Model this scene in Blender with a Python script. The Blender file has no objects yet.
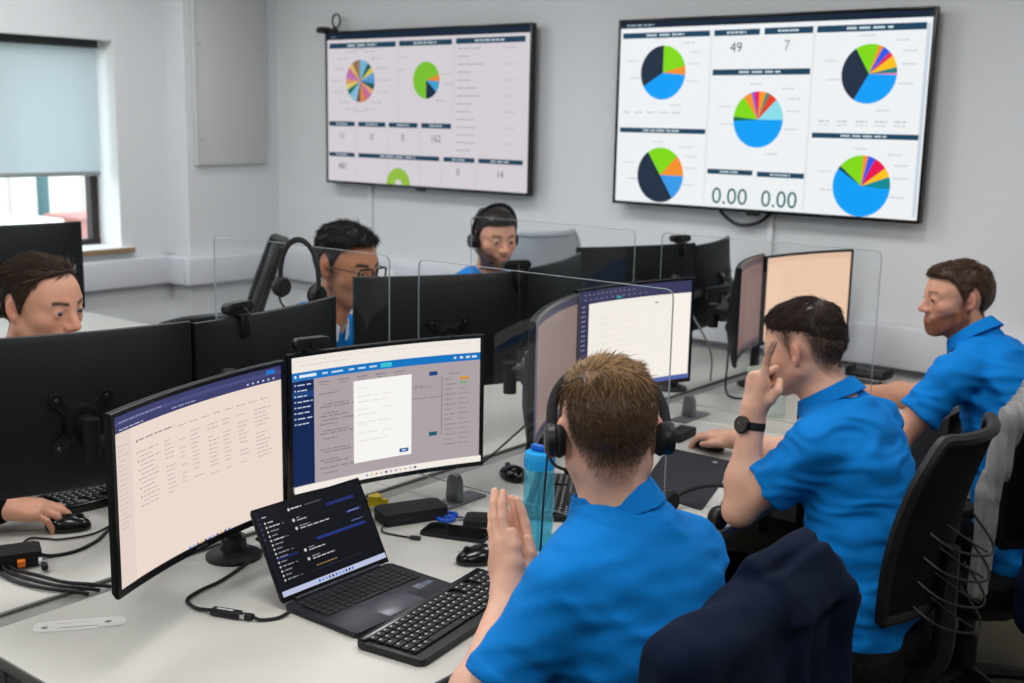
import bpy, bmesh, math, random
import numpy as np
from mathutils import Vector, Matrix, Euler
random.seed(7)
rng = np.random.default_rng(11)
SC = bpy.context.scene
COL = SC.collection
R = math.radians

# ------------------------------------------------------------------ camera
CAM_H = 1.705
cam_d = bpy.data.cameras.new('camera')
cam = bpy.data.objects.new('camera', cam_d)
COL.objects.link(cam)
SC.camera = cam
YAW, PITCH, ROLL = R(-38.45), R(10.675), R(1.1356)
_f = Vector((math.sin(YAW) * math.cos(PITCH), math.cos(YAW) * math.cos(PITCH), -math.sin(PITCH)))
_r = Vector((math.cos(YAW), -math.sin(YAW), 0))
_u = _r.cross(_f)
_r2 = _r * math.cos(ROLL) + _u * math.sin(ROLL)
_u2 = -_r * math.sin(ROLL) + _u * math.cos(ROLL)
cam.matrix_world = Matrix(((_r2.x, _u2.x, -_f.x, 0), (_r2.y, _u2.y, -_f.y, 0), (_r2.z, _u2.z, -_f.z, CAM_H), (0, 0, 0, 1)))
cam_d.sensor_width = 36
cam_d.lens = 1165.5 / 1024 * 36
cam_d.clip_start = .05
cam_d.clip_end = 200
cam_d.dof.use_dof = True
cam_d.dof.focus_distance = 2.2
cam_d.dof.aperture_fstop = 5.0

# ------------------------------------------------------------------ world, exposure
wd = bpy.data.worlds.new('overcast_sky')
SC.world = wd
wd.use_nodes = True
_nt = wd.node_tree
_nt.nodes.clear()
_o = _nt.nodes.new('ShaderNodeOutputWorld')
_b = _nt.nodes.new('ShaderNodeBackground')
_b.inputs['Color'].default_value = (.80, .90, 1.0, 1)
_b.inputs['Strength'].default_value = 4.0
_nt.links.new(_b.outputs[0], _o.inputs[0])
SC.view_settings.view_transform = 'Standard'
SC.view_settings.look = 'None'
SC.view_settings.gamma = 1
SC.view_settings.use_curve_mapping = False
SC.view_settings.exposure = 0.0
LAMP_W = 10.5          # watts of each ceiling panel
SCREEN = 1.0           # emission of a white screen pixel
SC.cycles.use_denoising = True
SC.cycles.max_bounces = 8
SC.cycles.transparent_max_bounces = 16
SC.cycles.sample_clamp_indirect = 4
SC.cycles.caustics_reflective = False
SC.cycles.caustics_refractive = False

# ------------------------------------------------------------------ helpers: materials
def lin(c):
    return tuple((v / 12.92 if v <= .04045 else ((v + .055) / 1.055) ** 2.4) for v in c)
def rgb(r, g, b):
    return lin((r / 255, g / 255, b / 255))
MATS = {}
def mat(name, col, rough=.5, metal=0., spec=.5, var=.06, scale=30, bump=0., bscale=200, trans=0., ior=1.45, alpha=1., sheen=0., coat=0., stretch=None, sss=0.):
    """procedural principled material with a little noise in the colour and relief"""
    if name in MATS:
        return MATS[name]
    m = bpy.data.materials.new(name)
    m.use_nodes = True
    nt = m.node_tree
    p = nt.nodes['Principled BSDF']
    tc = nt.nodes.new('ShaderNodeTexCoord')
    vec = tc.outputs['Object']
    if stretch:
        mp = nt.nodes.new('ShaderNodeMapping')
        mp.inputs['Scale'].default_value = stretch
        nt.links.new(vec, mp.inputs[0])
        vec = mp.outputs[0]
    n = nt.nodes.new('ShaderNodeTexNoise')
    n.inputs['Scale'].default_value = scale
    n.inputs['Detail'].default_value = 4
    nt.links.new(vec, n.inputs['Vector'])
    mx = nt.nodes.new('ShaderNodeMix')
    mx.data_type = 'RGBA'
    mx.inputs['A'].default_value = (*[max(0, v * (1 - var)) for v in col], 1)
    mx.inputs['B'].default_value = (*[min(1, v * (1 + var)) for v in col], 1)
    nt.links.new(n.outputs['Fac'], mx.inputs['Factor'])
    nt.links.new(mx.outputs['Result'], p.inputs['Base Color'])
    p.inputs['Roughness'].default_value = rough
    p.inputs['Metallic'].default_value = metal
    p.inputs['Specular IOR Level'].default_value = spec
    p.inputs['IOR'].default_value = ior
    p.inputs['Transmission Weight'].default_value = trans
    p.inputs['Alpha'].default_value = alpha
    p.inputs['Sheen Weight'].default_value = sheen
    p.inputs['Coat Weight'].default_value = coat
    if sss:
        p.inputs['Subsurface Weight'].default_value = sss
        p.inputs['Subsurface Radius'].default_value = (.012, .004, .002)
    if bump:
        n2 = nt.nodes.new('ShaderNodeTexNoise')
        n2.inputs['Scale'].default_value = bscale
        n2.inputs['Detail'].default_value = 3
        nt.links.new(vec, n2.inputs['Vector'])
        b = nt.nodes.new('ShaderNodeBump')
        b.inputs['Strength'].default_value = bump
        b.inputs['Distance'].default_value = .002
        nt.links.new(n2.outputs['Fac'], b.inputs['Height'])
        nt.links.new(b.outputs[0], p.inputs['Normal'])
    MATS[name] = m
    return m
def mat_screen(name, strength, rough=.35):
    if name in MATS:
        return MATS[name]
    m = bpy.data.materials.new(name)
    m.use_nodes = True
    nt = m.node_tree
    p = nt.nodes['Principled BSDF']
    a = nt.nodes.new('ShaderNodeAttribute')
    a.attribute_name = 'Col'
    p.inputs['Base Color'].default_value = (.003, .003, .004, 1)
    p.inputs['Roughness'].default_value = rough
    p.inputs['Specular IOR Level'].default_value = .15
    nt.links.new(a.outputs['Color'], p.inputs['Emission Color'])
    p.inputs['Emission Strength'].default_value = strength
    MATS[name] = m
    return m
def mat_emit(name, col, strength):
    if name in MATS:
        return MATS[name]
    m = bpy.data.materials.new(name)
    m.use_nodes = True
    p = m.node_tree.nodes['Principled BSDF']
    p.inputs['Base Color'].default_value = (*col, 1)
    p.inputs['Emission Color'].default_value = (*col, 1)
    p.inputs['Emission Strength'].default_value = strength
    MATS[name] = m
    return m
def mat_clear(name, col, mixf, rough=.02, edge=False):
    """thin clear sheet: mostly transparent, a fresnel share of mirror reflection"""
    if name in MATS:
        return MATS[name]
    m = bpy.data.materials.new(name)
    m.use_nodes = True
    nt = m.node_tree
    nt.nodes.clear()
    o = nt.nodes.new('ShaderNodeOutputMaterial')
    t = nt.nodes.new('ShaderNodeBsdfTransparent')
    t.inputs[0].default_value = (*col, 1)
    g = nt.nodes.new('ShaderNodeBsdfGlossy')
    g.inputs['Roughness'].default_value = rough
    fr = nt.nodes.new('ShaderNodeFresnel')
    fr.inputs['IOR'].default_value = 1.45
    ml = nt.nodes.new('ShaderNodeMath')
    ml.operation = 'MULTIPLY'
    ml.inputs[1].default_value = mixf
    nt.links.new(fr.outputs[0], ml.inputs[0])
    ge = nt.nodes.new('ShaderNodeNewGeometry')      # no total reflection on the way out of the thin sheet
    inv = nt.nodes.new('ShaderNodeMath')
    inv.operation = 'SUBTRACT'
    inv.inputs[0].default_value = 1
    nt.links.new(ge.outputs['Backfacing'], inv.inputs[1])
    m2 = nt.nodes.new('ShaderNodeMath')
    m2.operation = 'MULTIPLY'
    nt.links.new(ml.outputs[0], m2.inputs[0])
    nt.links.new(inv.outputs[0], m2.inputs[1])
    x = nt.nodes.new('ShaderNodeMixShader')
    nt.links.new(m2.outputs[0], x.inputs[0])
    nt.links.new(t.outputs[0], x.inputs[1])
    nt.links.new(g.outputs[0], x.inputs[2])
    nt.links.new(x.outputs[0], o.inputs[0])
    MATS[name] = m
    return m

def mat_veil(name, col, through, rough=.5, trans=.6):
    """cloth or tinted plastic that lets part of the light through"""
    if name in MATS:
        return MATS[name]
    m = bpy.data.materials.new(name)
    m.use_nodes = True
    nt = m.node_tree
    nt.nodes.clear()
    o = nt.nodes.new('ShaderNodeOutputMaterial')
    tc = nt.nodes.new('ShaderNodeTexCoord')
    n = nt.nodes.new('ShaderNodeTexNoise')
    n.inputs['Scale'].default_value = 120
    nt.links.new(tc.outputs['Object'], n.inputs['Vector'])
    mx = nt.nodes.new('ShaderNodeMix')
    mx.data_type = 'RGBA'
    mx.inputs['A'].default_value = (*[v * .95 for v in col], 1)
    mx.inputs['B'].default_value = (*[min(1, v * 1.05) for v in col], 1)
    nt.links.new(n.outputs['Fac'], mx.inputs['Factor'])
    d = nt.nodes.new('ShaderNodeBsdfDiffuse')
    l = nt.nodes.new('ShaderNodeBsdfTranslucent')
    nt.links.new(mx.outputs['Result'], d.inputs[0])
    nt.links.new(mx.outputs['Result'], l.inputs[0])
    a = nt.nodes.new('ShaderNodeMixShader')
    a.inputs[0].default_value = trans
    nt.links.new(d.outputs[0], a.inputs[1])
    nt.links.new(l.outputs[0], a.inputs[2])
    t = nt.nodes.new('ShaderNodeBsdfTransparent')
    t.inputs[0].default_value = (*[v ** .5 for v in col], 1)
    b = nt.nodes.new('ShaderNodeMixShader')
    b.inputs[0].default_value = through
    nt.links.new(a.outputs[0], b.inputs[1])
    nt.links.new(t.outputs[0], b.inputs[2])
    g = nt.nodes.new('ShaderNodeBsdfGlossy')
    g.inputs['Roughness'].default_value = rough
    fr = nt.nodes.new('ShaderNodeFresnel')
    fr.inputs['IOR'].default_value = 1.4
    k = nt.nodes.new('ShaderNodeMath')
    k.operation = 'MULTIPLY'
    k.inputs[1].default_value = .7 if rough < .3 else .15
    nt.links.new(fr.outputs[0], k.inputs[0])
    ge = nt.nodes.new('ShaderNodeNewGeometry')
    inv = nt.nodes.new('ShaderNodeMath')
    inv.operation = 'SUBTRACT'
    inv.inputs[0].default_value = 1
    nt.links.new(ge.outputs['Backfacing'], inv.inputs[1])
    k2 = nt.nodes.new('ShaderNodeMath')
    k2.operation = 'MULTIPLY'
    nt.links.new(k.outputs[0], k2.inputs[0])
    nt.links.new(inv.outputs[0], k2.inputs[1])
    x = nt.nodes.new('ShaderNodeMixShader')
    nt.links.new(k2.outputs[0], x.inputs[0])
    nt.links.new(b.outputs[0], x.inputs[1])
    nt.links.new(g.outputs[0], x.inputs[2])
    nt.links.new(x.outputs[0], o.inputs[0])
    MATS[name] = m
    return m

# ------------------------------------------------------------------ helpers: objects
def tag(o, label=None, cat=None, group=None, kind=None):
    if label: o['label'] = label
    if cat: o['category'] = cat
    if group: o['group'] = group
    if kind: o['kind'] = kind
    return o
def thing(name, label, cat, loc=(0, 0, 0), rz=0., group=None, rot=None):
    o = bpy.data.objects.new(name, None)
    COL.objects.link(o)
    o.location = loc
    o.rotation_euler = rot if rot else (0, 0, rz)
    o.empty_display_size = .05
    return tag(o, label, cat, group)
def link(name, me, m, parent=None, loc=None, rot=None):
    o = bpy.data.objects.new(name, me)
    COL.objects.link(o)
    if m is not None and len(me.materials) == 0:
        me.materials.append(m)
    if parent is not None:
        o.parent = parent
    if loc is not None:
        o.location = loc
    if rot is not None:
        o.rotation_euler = rot
    return o
def copy_tree(o, parent=None):
    c = o.copy()
    COL.objects.link(c)
    c.parent = parent
    for ch in list(o.children):
        copy_tree(ch, c)
    return c
def catmull(pts, n=6):
    P = [Vector(p) for p in pts]
    if len(P) < 3:
        return P
    out = []
    Q = [P[0] * 2 - P[1]] + P + [P[-1] * 2 - P[-2]]
    for i in range(1, len(Q) - 2):
        a, b, c, d = Q[i - 1], Q[i], Q[i + 1], Q[i + 2]
        for k in range(n):
            t = k / n
            out.append(.5 * ((2 * b) + (c - a) * t + (2 * a - 5 * b + 4 * c - d) * t * t + (3 * b - a - 3 * c + d) * t ** 3))
    out.append(P[-1])
    return out
def frame_of(d):
    d = Vector(d).normalized()
    a = Vector((0, 0, 1)) if abs(d.z) < .9 else Vector((1, 0, 0))
    x = a.cross(d).normalized()
    return x, d.cross(x)
class MB:
    """collects shapes into one mesh"""
    def __init__(s):
        s.bm = bmesh.new()
    def _add(s, vs, fs):
        v = [s.bm.verts.new(p) for p in vs]
        for f in fs:
            try:
                s.bm.faces.new([v[i] for i in f])
            except ValueError:
                pass
        return v
    def box(s, c, d, rot=None, bevel=0., seg=2):
        t = bmesh.new()
        bmesh.ops.create_cube(t, size=1)
        for v in t.verts:
            v.co = Vector((v.co.x * d[0], v.co.y * d[1], v.co.z * d[2]))
        if bevel:
            bmesh.ops.bevel(t, geom=t.edges[:], offset=min(bevel, min(d) * .49), segments=seg, affect='EDGES', profile=.5)
        M = Matrix.Translation(c)
        if rot is not None:
            M = M @ (rot.to_4x4() if isinstance(rot, Matrix) else Euler(rot).to_matrix().to_4x4())
        t.transform(M)
        s.merge(t)
        return s
    def merge(s, t):
        me = bpy.data.meshes.new('tmp')
        t.to_mesh(me)
        t.free()
        s.bm.from_mesh(me)
        bpy.data.meshes.remove(me)
        return s
    def lo_hi(s, lo, hi, bevel=0., seg=2):
        return s.box([(a + b) / 2 for a, b in zip(lo, hi)], [b - a for a, b in zip(lo, hi)], None, bevel, seg)
    def cyl(s, a, b, r0, r1=None, n=16, caps=True):
        r1 = r0 if r1 is None else r1
        a, b = Vector(a), Vector(b)
        x, y = frame_of(b - a)
        vs = []
        for p, r in ((a, r0), (b, r1)):
            for i in range(n):
                t = 2 * math.pi * i / n
                vs.append(p + x * math.cos(t) * r + y * math.sin(t) * r)
        fs = [(i, (i + 1) % n, n + (i + 1) % n, n + i) for i in range(n)]
        if caps:
            fs += [tuple(range(n - 1, -1, -1)), tuple(range(n, 2 * n))]
        s._add(vs, fs)
        return s
    def tube(s, pts, r, n=8, smooth=6, caps=True, flat=1.):
        P = catmull(pts, smooth) if smooth else [Vector(p) for p in pts]
        m = len(P)
        rs = r if isinstance(r, (list, tuple)) else [r, r]
        vs = []
        xp = None
        for i, p in enumerate(P):
            d = (P[min(i + 1, m - 1)] - P[max(i - 1, 0)])
            if d.length < 1e-9:
                d = Vector((0, 0, 1))
            d.normalize()
            if xp is None:
                x, y = frame_of(d)
            else:
                x = (xp - d * xp.dot(d)).normalized()
                y = d.cross(x)
            xp = x
            u = i / (m - 1) * (len(rs) - 1)
            k = min(int(u), len(rs) - 2)
            rr = rs[k] + (rs[k + 1] - rs[k]) * (u - k)
            for j in range(n):
                t = 2 * math.pi * j / n
                vs.append(p + x * math.cos(t) * rr + y * math.sin(t) * rr * flat)
        fs = [(i * n + j, i * n + (j + 1) % n, (i + 1) * n + (j + 1) % n, (i + 1) * n + j) for i in range(m - 1) for j in range(n)]
        if caps:
            fs += [tuple(range(n - 1, -1, -1)), tuple(range((m - 1) * n, m * n))]
        s._add(vs, fs)
        return s
    def lathe(s, prof, n=24, c=(0, 0, 0), M=None):
        c = Vector(c)
        vs, fs = [], []
        for (r, z) in prof:
            for i in range(n):
                t = 2 * math.pi * i / n
                p = Vector((r * math.cos(t), r * math.sin(t), z))
                if M is not None:
                    p = M @ p
                vs.append(p + c)
        for k in range(len(prof) - 1):
            for i in range(n):
                fs.append((k * n + i, k * n + (i + 1) % n, (k + 1) * n + (i + 1) % n, (k + 1) * n + i))
        if prof[0][0] > 1e-6:
            fs.append(tuple(range(n - 1, -1, -1)))
        if prof[-1][0] > 1e-6:
            fs.append(tuple(range((len(prof) - 1) * n, len(prof) * n)))
        s._add(vs, fs)
        return s
    def prism(s, poly, M, h, bevel=0.):
        """polygon in xy extruded h along z, placed by matrix M"""
        n = len(poly)
        t = bmesh.new()
        a = [t.verts.new((x, y, 0)) for x, y in poly]
        b = [t.verts.new((x, y, h)) for x, y in poly]
        t.faces.new(a[::-1])
        t.faces.new(b)
        for i in range(n):
            t.faces.new((a[i], a[(i + 1) % n], b[(i + 1) % n], b[i]))
        if bevel:
            bmesh.ops.bevel(t, geom=[e for e in t.edges], offset=bevel, segments=2, affect='EDGES', profile=.5)
        t.transform(M)
        s.merge(t)
        return s
    def ellipsoid(s, c, r, nu=16, nv=10, rot=None):
        vs, fs = [], []
        c = Vector(c)
        Rm = rot if rot is not None else Matrix.Identity(3)
        for j in range(1, nv):
            ph = math.pi * j / nv
            for i in range(nu):
                t = 2 * math.pi * i / nu
                vs.append(c + Rm @ Vector((r[0] * math.sin(ph) * math.cos(t), r[1] * math.sin(ph) * math.sin(t), r[2] * math.cos(ph))))
        k = len(vs)
        vs += [c + Rm @ Vector((0, 0, r[2])), c + Rm @ Vector((0, 0, -r[2]))]
        for j in range(nv - 2):
            for i in range(nu):
                fs.append((j * nu + i, (j + 1) * nu + i, (j + 1) * nu + (i + 1) % nu, j * nu + (i + 1) % nu))
        for i in range(nu):
            fs.append((k, i, (i + 1) % nu))
            fs.append((k + 1, (nv - 2) * nu + (i + 1) % nu, (nv - 2) * nu + i))
        s._add(vs, fs)
        return s
    def mesh(s, name, smooth=True, ang=35):
        bmesh.ops.recalc_face_normals(s.bm, faces=s.bm.faces[:])
        me = bpy.data.meshes.new(name)
        s.bm.to_mesh(me)
        s.bm.free()
        if smooth:
            me.shade_smooth()
            me.set_sharp_from_angle(angle=R(ang))
        return me
    def build(s, name, m, parent=None, smooth=True, loc=None, rot=None, ang=35):
        return link(name, s.mesh(name, smooth, ang), m, parent, loc, rot)
def raw_mesh(name, V, F, smooth=True):
    me = bpy.data.meshes.new(name)
    V = np.asarray(V, dtype=np.float32)
    F = np.asarray(F, dtype=np.int32)
    k = F.shape[1]
    me.vertices.add(len(V))
    me.vertices.foreach_set('co', V.ravel())
    me.loops.add(F.size)
    me.loops.foreach_set('vertex_index', F.ravel())
    me.polygons.add(len(F))
    me.polygons.foreach_set('loop_start', np.arange(0, F.size, k, dtype=np.int32))
    me.polygons.foreach_set('loop_total', np.full(len(F), k, dtype=np.int32))
    me.update()
    me.validate()
    if smooth:
        me.shade_smooth()
    return me
def fillet(pts, r, n=5):
    """round the corners of a 2D polygon"""
    out = []
    m = len(pts)
    for i in range(m):
        p, a, b = Vector(pts[i]), Vector(pts[i - 1]), Vector(pts[(i + 1) % m])
        da, db = (a - p), (b - p)
        q = min(r, da.length * .49, db.length * .49)
        s, e = p + da.normalized() * q, p + db.normalized() * q
        for k in range(n + 1):
            t = k / n
            v = s * (1 - t) ** 2 + p * 2 * t * (1 - t) + e * t * t
            out.append((v.x, v.y))
    return out

# ------------------------------------------------------------------ helpers: printed screens
_textcache = {}
def text_tris(s):
    if s in _textcache:
        return _textcache[s]
    c = bpy.data.curves.new('txt', 'FONT')
    c.body = s
    c.size = 1
    c.resolution_u = 3
    o = bpy.data.objects.new('txt', c)
    COL.objects.link(o)
    bpy.context.view_layer.update()
    dg = bpy.context.evaluated_depsgraph_get()
    me = o.evaluated_get(dg).to_mesh()
    me.calc_loop_triangles()
    V = [(v.co.x, v.co.y) for v in me.vertices]
    F = [tuple(t.vertices) for t in me.loop_triangles]
    o.evaluated_get(dg).to_mesh_clear()
    bpy.data.objects.remove(o)
    bpy.data.curves.remove(c)
    xs = [v[0] for v in V]
    ys = [v[1] for v in V]
    _textcache[s] = (V, F, min(xs), max(xs), min(ys), max(ys))
    return _textcache[s]
class Canvas:
    """flat print in u,v (0..1 each), later laid on a surface"""
    def __init__(s, w, h):
        s.w, s.h = w, h
        s.V, s.F, s.C = [], [], []
        s.layer = 0
    def poly(s, pts, col, bump=True):
        if bump:
            s.layer += 1
        b = len(s.V)
        s.V += [(u, v, s.layer) for u, v in pts]
        s.F.append(tuple(range(b, b + len(pts))))
        s.C.append(lin([c / 255 for c in col]))
        return s
    def rect(s, u0, v0, u1, v1, col, seg=None, bump=True):
        n = seg if seg else max(1, int(abs(u1 - u0) * 24))
        if bump:
            s.layer += 1
        for i in range(n):
            a, b = u0 + (u1 - u0) * i / n, u0 + (u1 - u0) * (i + 1) / n
            s.poly([(a, v0), (b, v0), (b, v1), (a, v1)], col, False)
        return s
    def lines(s, items, col):
        s.layer += 1
        for (u0, v0, u1, v1) in items:
            s.rect(u0, v0, u1, v1, col, bump=False)
    def pie(s, cu, cv, rv, parts, vmin=-1, n=64, hole=0., cut=None):
        """parts: (fraction, colour) clockwise from the top"""
        s.layer += 1
        asp = s.h / s.w
        a = 0
        for fr, col in parts:
            k = max(2, int(n * fr))
            for i in range(k):
                t0, t1 = (a + fr * i / k) * 2 * math.pi, (a + fr * (i + 1) / k) * 2 * math.pi
                P = [(cu + rv * asp * math.sin(t) * q, max(vmin, cv + rv * math.cos(t) * q)) for t, q in ((t0, 1), (t1, 1), (t1, hole), (t0, hole))]
                s.poly(P[:3] if hole == 0 else P, col, False)
            a += fr
        return s
    def text(s, st, cu, cv, hv, col, wide=1.):
        s.layer += 1
        V, F, x0, x1, y0, y1 = text_tris(st)
        k = hv / (y1 - y0)
        asp = s.h / s.w * wide
        b = len(s.V)
        s.V += [(cu + (x - (x0 + x1) / 2) * k * asp, cv + (y - (y0 + y1) / 2) * k, s.layer) for x, y in V]
        c = lin([c / 255 for c in col])
        for f in F:
            s.F.append(tuple(b + i for i in f))
            s.C.append(c)
        return s
    def build(s, name, fn, m, parent=None, step=.00008):
        me = bpy.data.meshes.new(name)
        me.from_pydata([fn(u, v, l * step) for u, v, l in s.V], [], s.F)
        a = me.color_attributes.new('Col', 'FLOAT_COLOR', 'CORNER')
        dat = np.ones((len(me.loops), 4), dtype=np.float32)
        i = 0
        for f, c in zip(s.F, s.C):
            dat[i:i + len(f), :3] = c
            i += len(f)
        a.data.foreach_set('color', dat.ravel())
        return link(name, me, m, parent)
# ------------------------------------------------------------------ the room
WALL_Y, WIN_X, PIER_X, PIER_Y = 4.62, -5.66, -5.474, 3.974
CEIL, RX, RY = 2.75, 2.6, -3.2
m_wall = mat('painted_wall', rgb(222, 224, 226), .75, var=.025, scale=3, bump=.08, bscale=120)
m_wall2 = mat('white_reveal_paint', rgb(238, 238, 236), .6, var=.02, scale=4)
m_ceil = mat('ceiling_tile', rgb(225, 225, 222), .9, var=.03, scale=40, bump=.2, bscale=90)
m_carpet = mat('carpet', rgb(88, 82, 68), .95, var=.45, scale=260, bump=.6, bscale=500)
m_trunk = mat('trunking_plastic', rgb(214, 216, 222), .4, var=.02)
m_frame = mat('window_frame_dark', rgb(40, 30, 28), .45, var=.1)
m_sill = mat('sill_wood_edge', rgb(150, 122, 92), .5, var=.15, stretch=(60, 4, 60))
m_blind = mat_veil('blind_fabric', rgb(222, 230, 232), .0, .8, .6)
m_black = mat('black_plastic', rgb(13, 14, 15), .42, var=.1)
m_gloss = mat('gloss_black', rgb(8, 9, 10), .2, var=.05)
m_alu = mat('dark_metal', rgb(52, 56, 58), .35, metal=.6, var=.1)
m_chrome = mat('bright_metal', rgb(200, 205, 205), .2, metal=1., var=.03)

def struct(o):
    o['kind'] = 'structure'
    return o
struct(MB().lo_hi((WIN_X - .3, RY - .2, -.12), (RX + .2, WALL_Y + .2, 0)).build('floor', m_carpet, smooth=False))
struct(MB().lo_hi((WIN_X - .3, RY - .2, CEIL), (RX + .2, WALL_Y + .2, CEIL + .12)).build('ceiling', m_ceil, smooth=False))
struct(MB().lo_hi((WIN_X - .3, WALL_Y, 0), (RX + .2, WALL_Y + .2, CEIL)).build('wall_back', m_wall, smooth=False))
struct(MB().lo_hi((RX, RY, 0), (RX + .2, WALL_Y, CEIL)).build('wall_right', m_wall, smooth=False))
struct(MB().lo_hi((WIN_X - .3, RY - .2, 0), (RX, RY, CEIL)).build('wall_front', m_wall, smooth=False))
# window wall with two openings, pier in the far corner
Z0, Z1 = .985, 2.095
W1, W2 = (1.2, 3.665), (-2.2, .2)
w = MB()
w.lo_hi((WIN_X - .3, RY, 0), (WIN_X, WALL_Y, Z0)).lo_hi((WIN_X - .3, RY, Z1), (WIN_X, WALL_Y, CEIL))
w.lo_hi((WIN_X - .3, W1[1], Z0), (WIN_X, WALL_Y, Z1)).lo_hi((WIN_X - .3, W2[1], Z0), (WIN_X, W1[0], Z1)).lo_hi((WIN_X - .3, RY, Z0), (WIN_X, W2[0], Z1))
struct(w.build('wall_left', m_wall, smooth=False))
struct(MB().lo_hi((WIN_X, PIER_Y, 0), (PIER_X, WALL_Y, CEIL)).build('wall_pier', m_wall, smooth=False))
# reveals, frames, panes, sills
m_pane = mat_clear('window_glass', (.94, .97, .97), .6)
for k, (a, b) in enumerate((W1, W2)):
    f = MB()
    xf = WIN_X - .2
    f.lo_hi((xf - .05, a, Z0), (xf, b, Z0 + .035)).lo_hi((xf - .05, a, Z1 - .035), (xf, b, Z1))
    ys = [b - .055, b - .66, b - 1.27, b - 1.88, a + .02]
    for y in ys:
        f.lo_hi((xf - .05, y, Z0), (xf + .002, y + .042, Z1))
    win = struct(f.build('window_%d' % (k + 1), m_frame, smooth=False))
    for i in range(len(ys) - 1):
        MB().lo_hi((xf - .028, ys[i + 1] + .04, Z0 + .03), (xf - .022, ys[i], Z1 - .03)).build('pane', m_pane, win, smooth=False)
    rv = MB()
    rv.lo_hi((WIN_X - .2, b - .006, Z0 + .004), (WIN_X + .002, b - .001, Z1 - .001)).lo_hi((WIN_X - .2, a + .001, Z0 + .004), (WIN_X + .002, a + .006, Z1 - .001)).lo_hi((WIN_X - .2, a + .006, Z1 - .006), (WIN_X + .002, b - .006, Z1 - .001))
    rv.build('reveal', m_wall2, win, smooth=False)
    s = MB().lo_hi((WIN_X - .2, a - .03, Z0 - .03), (WIN_X + .04, b + .055, Z0 + .004), .006)
    sl = struct(s.build('trim_%d' % (k + 1), m_wall2))
    MB().lo_hi((WIN_X + .0405, a - .028, Z0 - .028), (WIN_X + .046, b + .053, Z0 + .001), .002).build('sill_edge', m_sill, sl)
# roller blinds, one over the far pane pair and one over the near pane pair of each window
def roller_blind(y0, y1, zb, label):
    t = thing('roller_blind', label, 'blind', (WIN_X - .11, (y0 + y1) / 2, Z1 - .002), 0, 'roller blinds in the windows')
    h = (y1 - y0) / 2
    MB().lo_hi((-.025, -h, -.045), (.03, h, -.002), .006).build('cassette', m_alu, t)
    MB().lo_hi((-.028, h - .018, -.05), (.034, h, -.001), .004).build('end_cap', m_chrome, t)
    MB().lo_hi((-.028, -h, -.05), (.034, -h + .018, -.001), .004).build('end_cap', m_chrome, t)
    g = MB()
    n = 24
    vs, fs = [], []
    for i in range(n + 1):
        y = -h + .02 + (2 * h - .04) * i / n
        for z, dx in ((-.04, 0), ((zb - Z1) * .5, .002), (zb - Z1, .0)):
            for q in (.006, .0055):
                vs.append((q + dx, y, z))
    for i in range(n):
        for j in range(2):
            a = i * 6 + j * 2
            fs.append((a, a + 6, a + 8, a + 2))
            fs.append((a + 1, a + 3, a + 9, a + 7))
    g._add(vs, fs)
    g.build('fabric', m_blind, t)
    MB().lo_hi((-.004, -h + .02, zb - Z1 - .022), (.012, h - .02, zb - Z1), .003).build('bottom_bar', mat('blind_bar', rgb(150, 155, 158), .5), t)
    return t
roller_blind(2.2, 3.635, 1.398, 'half lowered grey roller blind in the window beside the wall pier')
roller_blind(1.22, 2.18, 1.45, 'grey roller blind lowered further along the window wall, away from the pier')
# outside, seen through the gap under the blind
m_out = mat('pale_render', rgb(214, 206, 196), .9, var=.05, scale=2)
m_teal = mat('teal_paint', rgb(74, 108, 110), .6)
gnd = struct(MB().lo_hi((-30, -14, -.4), (WIN_X - .31, 22, -.3)).build('floor_outside', mat('yard_concrete', rgb(170, 168, 160), .95, var=.15, scale=4), smooth=False))
o = thing('yard_building', 'pale rendered building across the yard outside the window', 'building', (-14, 8.5, -.3))
MB().lo_hi((-.5, -8, 0), (0, 6, 5.2)).build('wall', m_out, o, smooth=False)
for i in range(14):
    MB().lo_hi((0, -8 + i, 0), (.03, -7.97 + i, 5.2)).build('panel_joint', mat('render_joint', rgb(196, 186, 176), .9), o, smooth=False)
MB().lo_hi((-.6, -8.1, 5.2), (.15, 6.1, 5.4)).build('roof_edge', m_alu, o, smooth=False)
o = thing('gate_post', 'teal square metal post standing in the yard outside the window', 'post', (-12.2, 6.93, -.3))
MB().lo_hi((-.05, -.05, 0), (.05, .05, 2.9), .01).build('shaft', m_teal, o)
MB().lo_hi((-.07, -.07, 2.9), (.07, .07, 2.95), .01).build('cap', m_teal, o)
MB().lo_hi((-.1, -.1, 0), (.1, .1, .02)).build('base_plate', m_teal, o)
o = thing('skip_bin', 'low pale red skip bin in the yard outside the window', 'bin', (-11.2, 6.72, -.3))
MB().prism([(-.26, 0), (.26, 0), (.33, .96), (-.33, .96)], Matrix.Translation((0, 0, 0)) @ Matrix(((0, 0, 1, 0), (1, 0, 0, 0), (0, 1, 0, 0), (0, 0, 0, 1))), .6).build('tub', mat('faded_red', rgb(178, 124, 116), .6), o, smooth=False)
MB().lo_hi((-.03, -.35, .95), (.63, .35, .99), .01).build('rim', mat('faded_red', rgb(178, 124, 116), .6), o)
o = thing('yard_crate', 'low white crate in the yard outside the window', 'crate', (-10.6, 5.78, -.3))
for z in (0, .34, .68):
    MB().lo_hi((-.3, -.28, z + .02), (.3, .28, z + .33), .02).build('tier', mat('crate_white', rgb(235, 230, 220), .7), o)
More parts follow.
